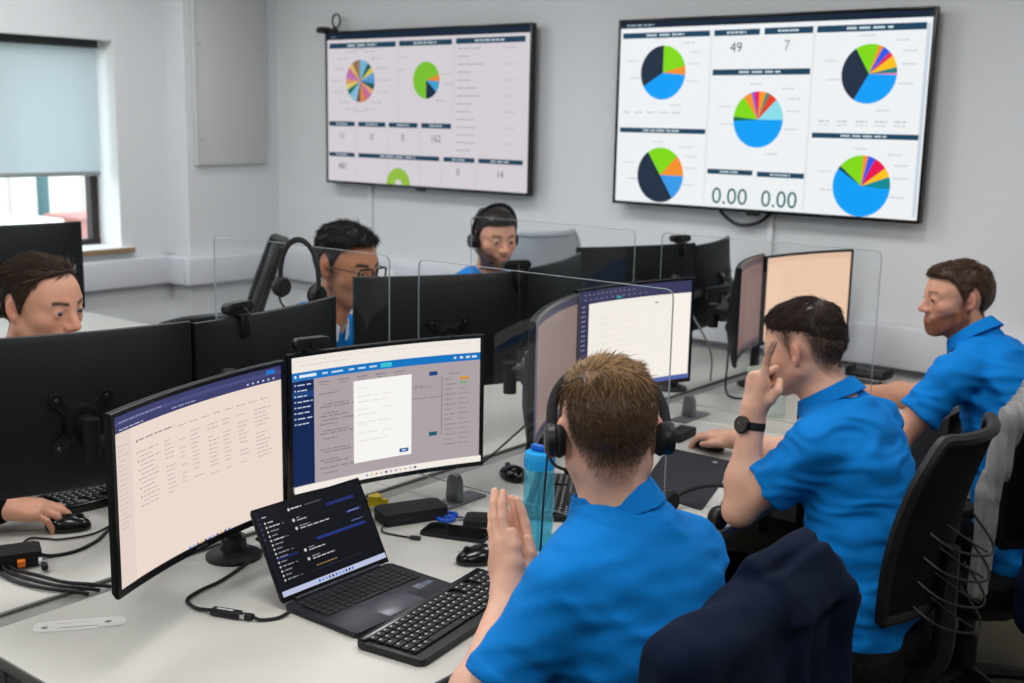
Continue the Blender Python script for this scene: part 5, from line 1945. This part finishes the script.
office_chair((-3.36, 4.24, 0), (-.95, .35), 'pale grey office chair standing empty by the screen wall', mat('grey_seat', rgb(172, 178, 184), .85, var=.08, scale=300, bump=.2), 6, 1.22, mat('grey_seat', rgb(172, 178, 184), .85))
# ------------------------------------------------------------------ garments on the chairs
def cloth_obj(name, F, lo, hi, h, m, label, cat, base):
    V, Q = skin_mesh(F, lo, hi, h)
    V = smooth_verts(V, Q, 1, .5)
    o = link(name, raw_mesh(name, V - np.array(base), Q), m, None, base)
    tag(o, label, cat)
    return o
def slab(c, half, r, ax=None):
    """rounded box; ax columns are its axes"""
    c, half = np.asarray(c, float), np.asarray(half, float)
    A = np.eye(3) if ax is None else np.asarray(ax, float)
    def fn(P):
        q = np.abs((P - c) @ A) - half
        return np.linalg.norm(np.maximum(q, 0), axis=1) + np.minimum(q.max(1), 0) - r
    m = float(np.linalg.norm(half)) + r
    return fn, c - m, c + m
J = Field()
J.add(*slab((-.722, 1.49, .70), (.030, .205, .30), .020), .02)                     # both flaps over the chair back
J.cone((-.722, 1.29, 1.005), (-.722, 1.69, 1.010), .040, .040, k=.03)              # shoulder line
J.cone((-.720, 1.275, 1.00), (-.700, 1.235, .60), .040, .044, k=.03)               # near sleeve
J.cone((-.715, 1.705, 1.00), (-.690, 1.745, .45), .036, .046, k=.02)               # far sleeve
ca = nrm((.35, 0, 1))
J.add(*slab((-.742, 1.605, 1.035), (.007, .095, .030), .009, np.stack([np.cross((0, 1., 0), ca), (0, 1., 0), ca], 1)), .012)   # turned-up collar
J.add(*slab((-.688, 1.600, 1.015), (.006, .090, .036), .008, np.stack([np.cross((0, 1., 0), nrm((-.55, 0, 1))), (0, 1., 0), nrm((-.55, 0, 1))], 1)), .012)
J.cone((-.672, 1.56, .985), (-.664, 1.53, .45), .014, .026, k=.02)                 # front edge folded back
J.cone((-.668, 1.70, .99), (-.650, 1.70, .40), .018, .034, k=.015)
J.add(lambda P: .011 * (np.abs(np.sin((P[:, 1] + .035 * np.sin(P[:, 2] * 7) + .1 * P[:, 0]) * 34)) ** 1.4 - .55) * np.clip((1.03 - P[:, 2]) / .30, .1, 1) + .0035 * waves(P, 4, 75, 2), (-2, 0, 0), (0, 3, 2), 0, 'd')
cloth_obj('draped_jacket', J, (-.90, 1.12, .30), (-.54, 1.86, 1.14), .0048, m_navy, 'navy jacket draped over the back of the nearest chair', 'jacket', (-.735, 1.49, 0))
m_knit = mat('grey_knit', rgb(140, 138, 136), .95, var=.25, scale=220, bump=.5, bscale=420)
K = Field()
K.cone((-.775, 3.17, 1.04), (-.800, 3.07, .98), .042, .036, k=.03)
K.cone((-.795, 3.07, .99), (-.835, 3.06, .78), .038, .034, k=.02)
K.cone((-.835, 3.06, .78), (-.845, 3.085, .50), .034, .028, k=.02)
K.cone((-.765, 3.20, 1.045), (-.715, 3.36, 1.050), .045, .045, k=.04)
K.add(lambda P: .0085 * np.abs(np.sin((P[:, 1] * .62 + P[:, 0] * .78) * 150 + P[:, 2] * 6)) + .003 * waves(P, 4, 45, 8), (-2, 2, 0), (0, 4, 2), 0, 'd')
cloth_obj('knit_cardigan', K, (-.95, 2.95, .40), (-.60, 3.48, 1.14), .0040, m_knit, 'grey ribbed knit cardigan hanging from a chair back, sleeve down', 'cardigan', (-.80, 3.1, 0))
K = Field()
K.cone((-.700, 3.25, 1.00), (-.665, 3.50, 1.00), .060, .060, k=.04)
K.cone((-.705, 3.22, .98), (-.700, 3.16, .45), .062, .070, k=.05)
K.cone((-.665, 3.40, .98), (-.640, 3.40, .40), .070, .080, k=.06)
K.cone((-.650, 3.50, .98), (-.620, 3.56, .42), .060, .070, k=.05)
K.add(lambda P: .008 * np.abs(np.sin(P[:, 1] * 50)) + .004 * waves(P, 4, 50, 6), (-2, 2, 0), (0, 5, 2), 0, 'd')
cloth_obj('hanging_coat', K, (-.84, 3.0, .28), (-.46, 3.74, 1.12), .007, m_navy, 'dark navy coat hanging behind the grey knit cardigan', 'coat', (-.68, 3.3, 0))
# curved wire springs behind the leaning man's chair back
m_wire = mat('wire_chrome', rgb(58, 60, 58), .4, metal=.8, var=.08)
for k in range(4):
    z = .79 - k * .062
    y = -.285 + k * .004
    MB().tube([(-.10, y + .05, z + .05), (-.09, y - .02, z + .01), (-.02, y - .075, z - .012), (.06, y - .06, z - .006), (.09, y - .0, z + .045)], .0030, 6, 5).build('back_spring', m_wire, CH2)
    MB().tube([(-.03, y + .03, z + .05), (-.015, y - .03, z + .012), (.0, y - .07, z - .010)], .0024, 6, 4).build('spring_link', m_wire, CH2)
# ------------------------------------------------------------------ things on the desks
m_key = mat('keycap', rgb(16, 17, 18), .55, var=.12)
m_kprint = mat('key_print', rgb(190, 192, 195), .6)
m_lap = mat('laptop_shell', rgb(44, 46, 54), .38, metal=.6, var=.05)
m_rub = mat('cable_rubber', rgb(14, 14, 15), .5, var=.1)
def keyboard(loc, rz, label, w=.43, d=.135, full=True, group='keyboards'):
    """local x along the rows, +y away from the typist"""
    t = thing('keyboard', label, 'keyboard', loc, rz, group)
    P = fillet([(-w / 2, -d / 2 - .02), (w / 2, -d / 2 - .02), (w / 2, d / 2), (-w / 2, d / 2)], .014, 4)
    MB().prism(P, Matrix.Translation((0, 0, .002)), .014, .004).build('case', m_black, t)
    MB().box((0, d / 2 - .012, .017), (w * .98, .02, .006), bevel=.002).build('top_strip', m_gloss, t)
    kb, pr = MB(), MB()
    rows = 6
    kh = (d - .022) / rows
    for r_ in range(rows):
        y = -d / 2 + .002 + kh * (r_ + .5)
        x = -w / 2 + .012
        n = 0
        while x < w / 2 - .02:
            kw = .019
            if r_ == 0 and n == 3: kw = .11
            elif r_ in (1, 2, 3) and n == 0: kw = .028
            if x + kw > w / 2 - .008:
                break
            if not (w * .155 < x + kw / 2 < w * .175 or w * .30 < x + kw / 2 < w * .315):
                kb.box((x + kw / 2, y, .0185), (kw - .003, kh - .003, .007), bevel=.0012, seg=1)
                if kw < .03:
                    pr.box((x + kw * .4, y + kh * .12, .0222), (.0042, .0040, .0004))
            x += kw
            n += 1
    tag(kb.build('keys', m_key, t), kind='stuff')
    tag(pr.build('key_lettering', m_kprint, t, smooth=False), kind='stuff')
    for s in (-1, 1):
        MB().lo_hi((s * w * .4 - .012, d / 2 - .03, 0), (s * w * .4 + .012, d / 2 - .02, .004)).build('foot', m_rub, t, smooth=False)
    MB().lo_hi((-w * .4, -d / 2 - .012, 0), (w * .4, -d / 2, .003)).build('foot_strip', m_rub, t, smooth=False)
    return t
def mouse(loc, rz, label, group='computer mice'):
    t = thing('computer_mouse', label, 'mouse', loc, rz, group)
    F = Field()
    F.ell((0, 0, .008), (.031, .052, .028), k=.01)
    F.ell((0, -.015, .012), (.029, .034, .026), k=.015)
    F.add(lambda P: .0008 - P[:, 2], (-1, -1, -1), (1, 1, 1), .004, 'i')
    V, Q = skin_mesh(F, (-.04, -.062, -.004), (.04, .062, .046), .0026)
    V = smooth_verts(V, Q, 2)
    link('shell', raw_mesh('shell', V, Q), m_gloss, t)
    MB().cyl((-.004, .026, .031), (.004, .026, .031), .009, None, 14).build('wheel', m_rub, t)
    MB().box((0, .028, .0345), (.0012, .042, .0006), rot=(-R(14), 0, 0)).build('button_split', m_rub, t)
    return t
kv = Vector((-1.56, 1.86)) - Vector((-1.501, 1.44))
kyaw = math.atan2(kv.y, kv.x)
keyboard((-1.452, 1.642, DZ), kyaw, 'black keyboard in front of the laptop, partly under the man\'s arm')
keyboard((-1.742, 2.375, DZ), R(122), 'black keyboard behind the blue water bottle', .36, .12)
keyboard((-1.66, 4.12, DZ), R(92), 'black keyboard at the desk by the screen wall', .40)
keyboard((-2.60, 1.66, DZ), R(-95), 'black keyboard beside the man in the black jacket\'s hand', .40)
keyboard((-2.52, 2.50, DZ), R(-90), 'black keyboard under the hands of the man in glasses', .40)
mouse((-1.598, 1.905, DZ), R(150), 'glossy black mouse lying above the laptop keyboard')
mouse((-1.930, 2.445, DZ), R(70), 'black mouse behind the blue water bottle, near the monitor stand')
mouse((-1.672, 3.086, DZ), R(82), 'black mouse under the leaning man\'s right hand')
mouse((-2.462, 1.418, DZ), R(-40), 'black mouse under the hand of the man in the black jacket')
# laptop
LW, LD = .304, .208
t = thing('laptop', 'open dark grey laptop with a chat list on its black screen', 'laptop', (-1.721, 1.597, DZ), R(90.5))
# local: x along the hinge (screen left to right), -y towards the user
P = fillet([(-LW / 2, -LD), (LW / 2, -LD), (LW / 2, 0), (-LW / 2, 0)], .010, 4)
MB().prism(P, Matrix.Translation((0, 0, .003)), .010, .0025).build('base', m_lap, t)
for x in (-.12, .12):
    for y in (-.02, -.19):
        MB().cyl((x, y, 0), (x, y, .004), .007, None, 10).build('rubber_foot', m_rub, t)
MB().lo_hi((-.135, -.108, .0128), (.135, -.014, .0134), .0003).build('key_well', m_gloss, t)
kb = MB()
for r_ in range(6):
    for c_ in range(15):
        x = -.132 + c_ * .0177
        if r_ == 0 and 4 <= c_ <= 8:
            if c_ == 4:
                kb.box((x + .0177 * 2.5, -.101, .0142), (.085, .013, .0022), bevel=.0006, seg=1)
            continue
        kb.box((x + .0088, -.101 + r_ * .0158, .0142), (.0152, .013, .0022), bevel=.0006, seg=1)
tag(kb.build('keys', m_key, t), kind='stuff')
MB().lo_hi((-.055, -.200, .0128), (.055, -.122, .0133), .0002).build('touchpad', mat('touchpad', rgb(74, 74, 84), .28, metal=.3, var=.04), t)
cvs = Canvas(.05, .02)
cvs.rect(0, 0, .44, 1, (196, 200, 214)).rect(.5, .1, 1, .9, (150, 160, 190)).rect(.06, .2, .38, .5, (120, 140, 180))
cvs.build('palm_sticker', lambda u, v, d: (.085 + u * .050, -.150 + v * .020, .01305 + d), mat_screen('sticker_glow', .35), t)  # sticker colours are emitted, a glow in place of lit print
MB().cyl((-.12, .002, .013), (.12, .002, .013), .0055, None, 12).build('hinge', m_lap, t)
LT = math.atan2(.914 - .743, .093)       # lid angle from the desk
lh = .198
ld = Vector((0, math.cos(LT), math.sin(LT)))
ln = Vector((0, -math.sin(LT), math.cos(LT)))
def lidp(x, v, o):
    return Vector((x, .002, .014)) + ld * v + ln * o
lm = MB()
M = Matrix(((1, 0, 0, 0), (0, ld.y, ln.y, .002), (0, ld.z, ln.z, .014), (0, 0, 0, 1)))
lm.prism(fillet([(-LW / 2, 0), (LW / 2, 0), (LW / 2, lh), (-LW / 2, lh)], .008, 4), M @ Matrix.Translation((0, 0, -.006)), .006, .0015)
lid = lm.build('lid', m_lap, t)
def cv_chat():
    c = Canvas(.296, .185)
    c.rect(0, 0, 1, 1, (13, 15, 22))
    c.rect(0, .09, .035, 1, (20, 20, 34))
    for i in range(5):
        c.rect(.010, .90 - i * .06, .022, .915 - i * .06, (90, 80, 150))
    tinytext(c, .05, .09, .905, .012, (210, 212, 220), 2, 3)
    for i in range(14):
        v = .835 - i * .0515
        c.pie(.062, v + .006, .014, [(1, (200, 196, 190))], n=10)
        tinytext(c, .085, .135 + .05 * ((i * 5) % 3) / 2, v, .013, (206, 208, 216) if i in (0, 1, 4, 8) else (150, 152, 164), 3, i + 10)
        if i % 3 == 1:
            tinytext(c, .20, .225, v, .010, (120, 122, 140), 1, i + 60)
    c.rect(.05, .405, .24, .43, (20, 40, 96))
    c.pie(.29, .91, .018, [(1, (220, 216, 210))], n=12)
    tinytext(c, .31, .41, .905, .014, (226, 226, 232), 2, 80)
    tinytext(c, .44, .60, .905, .010, (110, 112, 128), 4, 81)
    for (u, v, a, b) in ((.30, .777, .33, .42), (.302, .678, .335, .62), (.311, .412, .345, .50), (.314, .305, .35, .56)):
        c.pie(u, v, .02, [(1, (206, 202, 196))], n=12)
        tinytext(c, a, a + (b - a) * .35, v + .012, .010, (170, 172, 184), 2, int(v * 100))
        tinytext(c, a, b, v - .018, .013, (196, 198, 208), 5, int(v * 200))
    c.rect(.627, .815, .90, .85, (34, 48, 112))
    c.rect(.78, .66, .93, .69, (36, 52, 120))
    tinytext(c, .80, .91, .67, .010, (150, 160, 210), 3, 90)
    c.rect(.44, .475, .925, .51, (34, 52, 124))
    tinytext(c, .80, .92, .55, .010, (120, 130, 190), 3, 91)
    tinytext(c, .36, .56, .20, .012, (160, 130, 80), 6, 92)
    c.rect(.30, .16, .82, .163, (70, 72, 88))
    c.rect(0, 0, 1, .062, (196, 202, 232))
    for i in range(11):
        c.rect(.33 + i * .032, .016, .347 + i * .032, .044, ((40, 120, 210), (120, 150, 210), (90, 190, 220), (60, 70, 150), (20, 40, 90))[i % 5])
    return c
cv_chat().build('screen', lambda u, v, d: lidp(-LW / 2 + .005 + u * (LW - .010), .011 + v * (lh - .016), .0004 + d * .5), mat_screen('laptop_lcd', .9, .3), lid)
bz = MB()
for a, b in (((-LW / 2, .0), (LW / 2, .0105)), ((-LW / 2, lh - .005), (LW / 2, lh)), ((-LW / 2, .0105), (-LW / 2 + .005, lh - .005)), ((LW / 2 - .005, .0105), (LW / 2, lh - .005))):
    bz._add([lidp(a[0], a[1], .0006), lidp(b[0], a[1], .0006), lidp(b[0], b[1], .0006), lidp(a[0], b[1], .0006)], [(0, 1, 2, 3)])
bz.build('bezel', m_gloss, lid, smooth=False)
# water bottle
t = thing('water_bottle', 'translucent blue water bottle with a flip lid', 'bottle', (-1.552, 2.066, DZ))
def mat_tint(name, col, rough=.06):
    m = mat_clear(name, col, .9, rough)
    return m
m_bot = mat_veil('bottle_tint', rgb(140, 230, 250), .76, .05, .7)
PR = [(0, .001), (.030, .001), (.0345, .006), (.0355, .026), (.0345, .034), (.0318, .042), (.0345, .050), (.0355, .058), (.0355, .068), (.0345, .074), (.0318, .082), (.0345, .090), (.0356, .098), (.0356, .178), (.033, .192), (.029, .198)]
MB().lathe(PR, 36).build('flask', m_bot, t)
MB().lathe([(0, .004), (.031, .004), (.0325, .03), (.0295, .042), (.0325, .055), (.0325, .066), (0, .066)], 32).build('water', mat_clear('water_tint', rgb(205, 240, 248), 1.2, .03), t)
m_lidb = mat('lid_blue', rgb(30, 160, 225), .4, var=.05)
ld_ = MB().lathe([(.030, .194), (.0352, .194), (.0356, .226), (.033, .232), (.012, .233), (0, .233)], 36).build('lid', m_lidb, t)
MB().box((-.004, 0, .241), (.040, .017, .016), bevel=.006).build('flip_spout', mat('spout_blue', rgb(16, 96, 190), .35), ld_)
for i in range(24):
    a = 2 * math.pi * i / 24
    MB().box((.0357 * math.cos(a), .0357 * math.sin(a), .210), (.0016, .0026, .024), rot=(0, 0, a)).build('grip_rib', m_lidb, ld_, smooth=False)
MB().tube([(0, 0, .012), (0, 0, .20)], .0036, 10, 0).build('straw', mat_clear('straw_tint', rgb(190, 236, 244), 1., .1), t)
# power dock, phone, leather wallet, scissors, adapters
t = thing('dock_box', 'black rectangular dock box beside the phone', 'dock', (-1.912, 2.018, DZ), R(66))
MB().prism(fillet([(-.085, -.042), (.085, -.042), (.085, .042), (-.085, .042)], .012, 4), Matrix.Translation((0, 0, .002)), .030, .004).build('case', m_soft, t)
MB().lo_hi((-.08, -.04, 0), (.08, .04, .003)).build('foot_pad', m_rub, t, smooth=False)
for i in range(4):
    MB().lo_hi((-.06 + i * .03, -.0435, .012), (-.046 + i * .03, -.042, .020), .0005).build('port', m_alu, t)
t = thing('smartphone', 'black smartphone lying face up beside the dock box', 'phone', (-1.752, 2.008, DZ), R(20))
MB().prism(fillet([(-.082, -.040), (.082, -.040), (.082, .040), (-.082, .040)], .011, 5), Matrix.Identity(4), .0085, .0022).build('body', m_soft, t)
MB().prism(fillet([(-.079, -.037), (.079, -.037), (.079, .037), (-.079, .037)], .010, 5), Matrix.Translation((0, 0, .0086)), .0004).build('glass', m_gloss, t)
MB().lathe([(0, .0091), (.003, .0091), (.003, .0093), (0, .0093)], 12, (.072, 0, 0)).build('front_camera', m_alu, t)
t = thing('leather_wallet', 'small black wallet lying beside the scissors', 'wallet', (-1.752, 2.118, DZ), R(35))
MB().prism(fillet([(-.055, -.040), (.055, -.040), (.055, .040), (-.055, .040)], .008, 4), Matrix.Identity(4), .007, .002).build('cover', m_soft, t)
MB().prism(fillet([(-.054, -.039), (.052, -.038), (.050, .036), (-.052, .038)], .008, 4), Matrix.Translation((.001, .0, .0072)), .007, .002).build('flap', m_soft, t)
t = thing('scissors', 'scissors with bright blue handles', 'scissors', (-1.825, 2.085, DZ), R(-60))
m_sb = mat('scissor_blue', rgb(20, 80, 190), .35)
for s in (-1, 1):
    lp = [(s * .017 + .015 * math.cos(a), -.02 + .020 * math.sin(a), .006) for a in [2 * math.pi * i / 16 for i in range(16)]]
    MB().tube(lp + [lp[0], lp[1]], .0048, 8, 2).build('handle', m_sb, t)
    MB().prism([(s * .012, 0), (s * .004, 0), (-s * .006, .085), (-s * .003, .09)], Matrix.Translation((0, -.002, .004 + s * .001)), .0016).build('blade', m_chrome, t, smooth=False)
MB().cyl((0, .012, .002), (0, .012, .008), .005, None, 12).build('pivot', m_chrome, t)
t = thing('cable_plug', 'yellow cable connector behind the dock box', 'plug', (-2.030, 2.010, DZ + .004), R(40))
m_yel = mat('plug_yellow', rgb(226, 200, 20), .45)
MB().box((0, 0, .018), (.034, .026, .028), bevel=.004).build('housing', m_yel, t)
MB().box((.024, 0, .016), (.020, .014, .012), bevel=.002).build('tip', m_yel, t)
MB().box((.002, .017, .026), (.014, .014, .010), bevel=.002).build('latch', m_yel, t)
MB().tube([(-.010, 0, .012), (-.045, -.012, .010), (-.085, -.05, .004), (-.10, -.10, .004)], .003, 6, 5).build('lead', m_rub, t)
MB().tube([(-.010, .004, .016), (-.05, .0, .018), (-.10, -.03, .006), (-.12, -.09, .004)], .003, 6, 5).build('lead', m_rub, t)
t = thing('power_cable', 'thin black cable running from dock to small metal plug', 'cable', (-1.80, 1.915, DZ))
MB().tube([(-.115, .01, .010), (-.09, -.02, .004), (-.045, -.012, .003), (-.012, -.004, .004)], .0022, 6, 6).build('lead', m_rub, t)
MB().box((0, 0, .005), (.026, .012, .008), rot=(0, 0, R(20)), bevel=.002).build('plug', m_alu, t)
# usb adapter with its cable
t = thing('usb_adapter', 'black usb adapter on a cable left of the laptop', 'adapter', (-1.7775, 1.3545, DZ), R(20))
MB().box((-.006, 0, .008), (.066, .022, .014), bevel=.004).build('body', m_black, t)
MB().box((.032, 0, .008), (.016, .014, .009), bevel=.001).build('metal_plug', m_chrome, t)
MB().box((.046, 0, .008), (.018, .016, .011), bevel=.003).build('plug_grip', m_black, t)
MB().box((-.008, 0, .0151), (.036, .006, .0006)).build('print_mark', m_kprint, t, smooth=False)
def cable(name, pts, r, label, m=None):
    o = MB().tube(pts, r, 8, 6)
    base = Vector(pts[0])
    ob = o.build(name, m or m_rub, None)
    return tag(ob, label, 'cable')
z = DZ + .0042
cable('adapter_cable', [(-2.045, 1.640, DZ + .02), (-2.026, 1.648, z), (-1.99, 1.60, z), (-1.957, 1.524, z), (-1.930, 1.45, z), (-1.920, 1.39, z), (-1.900, 1.345, z), (-1.855, 1.332, z), (-1.818, 1.339, z + .004)], .0040, 'black cable looping from the monitor stand to the usb adapter')
cable('laptop_lead', [(-1.724, 1.374, z + .004), (-1.712, 1.382, z), (-1.695, 1.408, z), (-1.693, 1.436, z + .003)], .0036, 'short black lead joining the usb adapter to the laptop')
cable('screen_cable', [(-2.01, 1.60, DZ + .10), (-1.995, 1.625, DZ + .09), (-1.985, 1.64, DZ + .05), (-1.95, 1.68, z), (-1.90, 1.71, z), (-1.86, 1.74, z)], .0032, 'black cable dropping from the monitor stand behind the laptop')
# label on the desk
cv = Canvas(.14, .045)
cv.poly(fillet([(0, 0), (1, 0), (1, 1), (0, 1)], .25, 5), (212, 211, 206))
cv.pie(.12, .4, .13, [(1, (120, 118, 112))], n=6).pie(.80, .55, .13, [(1, (110, 108, 104))], n=6)
cv.rect(.24, .66, .62, .72, (190, 178, 170)).rect(.28, .24, .70, .31, (140, 136, 132)).rect(.70, .08, .97, .13, (150, 146, 142))
def mat_print(name):
    m = bpy.data.materials.new(name)
    m.use_nodes = True
    a = m.node_tree.nodes.new('ShaderNodeAttribute')
    a.attribute_name = 'Col'
    m.node_tree.links.new(a.outputs['Color'], m.node_tree.nodes['Principled BSDF'].inputs['Base Color'])
    m.node_tree.nodes['Principled BSDF'].inputs['Roughness'].default_value = .5
    return m
lb = cv.build('desk_label', lambda u, v, d: ((u - .5) * .17, (v - .5) * .05, .0006 + d), mat_print('label_print'))
lb.location = (-1.965, 1.145, DZ)
lb.rotation_euler = (0, 0, R(52))
tag(lb, 'faint printed label stuck on the near white desk', 'label')
# far left: hub with an orange plug, cables
t = thing('usb_hub', 'black hub box with an orange plug by the far desk edge', 'hub', (-2.352, 1.222, DZ), R(65))
MB().prism(fillet([(-.075, -.036), (.055, -.036), (.055, .036), (-.075, .036)], .010, 4), Matrix.Translation((0, 0, .001)), .034, .004).build('case', m_soft, t)
MB().box((.012, -.044, .016), (.016, .020, .014), bevel=.002).build('orange_plug', mat('plug_orange', rgb(236, 120, 20), .45), t)
MB().box((.050, -.046, .016), (.008, .024, .010), bevel=.002).build('white_plug', m_trunk, t)
MB().box((.056, -.072, .012), (.014, .026, .014), bevel=.005).build('ferrite', m_rub, t)
Mt = (Matrix.Translation(t.location) @ Matrix.Rotation(R(65), 4, 'Z')).inverted()
for k in range(3):
    MB().tube([Mt @ Vector(p) for p in ((-2.335, 1.170 + k * .014, DZ + .014), (-2.300, 1.165 + k * .015, DZ + .008), (-2.235, 1.168 + k * .02, DZ + .006 + k * .002), (-2.165, 1.185 + k * .022, DZ + .007), (-2.118, 1.215 + k * .024, DZ + .004), (-2.098, 1.245 + k * .026, DZ - .006))], .0042, 8, 6).build('lead', m_rub, t)
cable('mouse_cable', [(-2.40, 1.255, DZ + .02), (-2.43, 1.275, z), (-2.465, 1.321, z), (-2.435, 1.345, z), (-2.408, 1.363, z), (-2.385, 1.42, z), (-2.396, 1.473, z), (-2.43, 1.54, z)], .0026, 'thin black cable curving from the hub to the keyboard')
cable('hub_cable', [(-2.345, 1.268, DZ + .014), (-2.328, 1.295, z), (-2.314, 1.344, z), (-2.335, 1.41, z), (-2.366, 1.453, z), (-2.40, 1.50, z)], .0042, 'thick black cable leaving the hub towards the monitors')
# middle desk: mouse mat, black box, glass, notepad
t = thing('mouse_mat', 'dark grey mouse mat under the clear divider\'s edge', 'mat', (-1.580, 2.79, DZ))
MB().prism(fillet([(-.185, .215), (.045, .215), (.185, -.235), (-.03, -.20)], .015, 4), Matrix.Identity(4), .004, .001).build('pad', mat('mat_cloth', rgb(38, 38, 48), .85, var=.15, scale=300, bump=.2, bscale=800), t)
MB().lathe([(0, .0042), (.008, .0042), (.008, .0046), (0, .0046)], 12, (.0, .17, 0)).build('logo_dot', m_kprint, t)
t = thing('card_box', 'small black box on the desk behind the mouse mat', 'box', (-1.80, 3.135, DZ), R(95))
MB().box((0, 0, .014), (.12, .055, .028), bevel=.004).build('body', m_soft, t)
MB().box((0, 0, .0285), (.11, .05, .002), bevel=.0008).build('lid', m_black, t)
t = thing('drinking_glass', 'clear drinking glass on the desk below the leaning man\'s chin', 'glass', (-1.700, 3.60, DZ))
MB().lathe([(0, .002), (.028, .002), (.031, .01), (.034, .11), (.0325, .11), (.029, .012), (0, .010)], 28).build('tumbler', mat_clear('glass_clear', (.93, .97, .96), 1.4, .02), t)
t = thing('note_card', 'pale green note card leaning by the peach monitor\'s stand', 'card', (-1.90, 3.86, DZ), R(75))
MB().box((0, 0, .055), (.10, .002, .11), rot=(R(-14), 0, 0)).build('card', mat('pale_green_card', rgb(196, 210, 190), .7), t, smooth=False)
MB().box((0, .028, .04), (.03, .002, .085), rot=(R(22), 0, 0)).build('prop', mat('pale_green_card', rgb(196, 210, 190), .7), t, smooth=False)
t = thing('desk_tray', 'low black tray on the desk end under the screen wall trunking', 'tray', (-1.72, 4.47, DZ), R(0))
MB().box((0, 0, .008), (.16, .10, .014), bevel=.004).build('floor_plate', m_black, t)
for s in (-1, 1):
    MB().box((s * .078, 0, .024), (.006, .10, .024), bevel=.002).build('side', m_black, t)
# webcams
def webcam(loc, rz, label, big=1.):
    t = thing('webcam', label, 'webcam', loc, rz, 'webcams')
    MB().prism(fillet([(-.044 * big, -.013), (.044 * big, -.013), (.044 * big, .013), (-.044 * big, .013)], .012, 5), Matrix.Translation((0, .012, .018)) @ Matrix.Rotation(R(90), 4, 'X'), .024, .004).build('body', m_black, t)
    MB().cyl((0, -.012, .018), (0, -.016, .018), .010, .009, 18).build('lens', m_gloss, t)
    MB().lo_hi((-.018, -.014, -.001), (.018, .020, .005), .002).build('clip', m_black, t)
    MB().lo_hi((-.016, .021, -.050), (.016, .026, .004), .002).build('rear_foot', m_black, t)
    MB().tube([(0, .014, .02), (.01, .04, .01), (.015, .055, -.06), (.02, .06, -.16)], .0022, 6, 5).build('cable', m_rub, t)
    return t
def on_monitor(key, u):
    L, Rr, zt = MON[key]
    L, Rr = Vector((*L, 0)), Vector((*Rr, 0))
    d = Rr - L
    nb = Vector((-d.y, d.x, 0)).normalized()
    p = L + d * u + nb * (SAG * (1 - (2 * u - 1) ** 2))
    return (p.x, p.y, zt + .0025), math.atan2(d.y, d.x)
for key, u, lb_ in (('m1R', .12, 'black webcam on the corner of the service page monitor'), ('m4L', .74, 'black webcam clipped on the monitor left of the man in glasses'), ('m5R', .04, 'black webcam in front of the bearded man with a headset'), ('m6R', .14, 'black webcam clipped high under the right wall screen')):
    p, rz = on_monitor(key, u)
    webcam(p, rz, lb_)
# loose cables round the stands
cable('stand_cable', [(-2.03, 4.00, 1.02), (-2.06, 3.93, .96), (-2.03, 3.86, .84), (-2.0, 3.80, z + .01), (-1.93, 3.74, z), (-1.88, 3.80, z), (-1.90, 3.90, z), (-1.98, 3.93, z)], .004, 'black cable coiling round the stand by the screen wall')
cable('stand_cable', [(-2.15, 3.74, 1.05), (-2.10, 3.78, .95), (-2.10, 3.86, .85), (-2.12, 3.90, .745)], .004, 'grey cable hanging from the stand under the right wall screen', m_tray)
cable('stand_cable', [(-2.15, 3.66, 1.02), (-2.12, 3.60, .92), (-2.13, 3.52, .84), (-2.11, 3.47, .745)], .0035, 'black cable hanging beside the document monitor')
cable('stand_cable', [(-2.03, 2.76, .98), (-2.0, 2.66, .88), (-2.03, 2.55, .80), (-2.06, 2.46, .74)], .0035, 'black cable hanging behind the dim edge-on monitor')
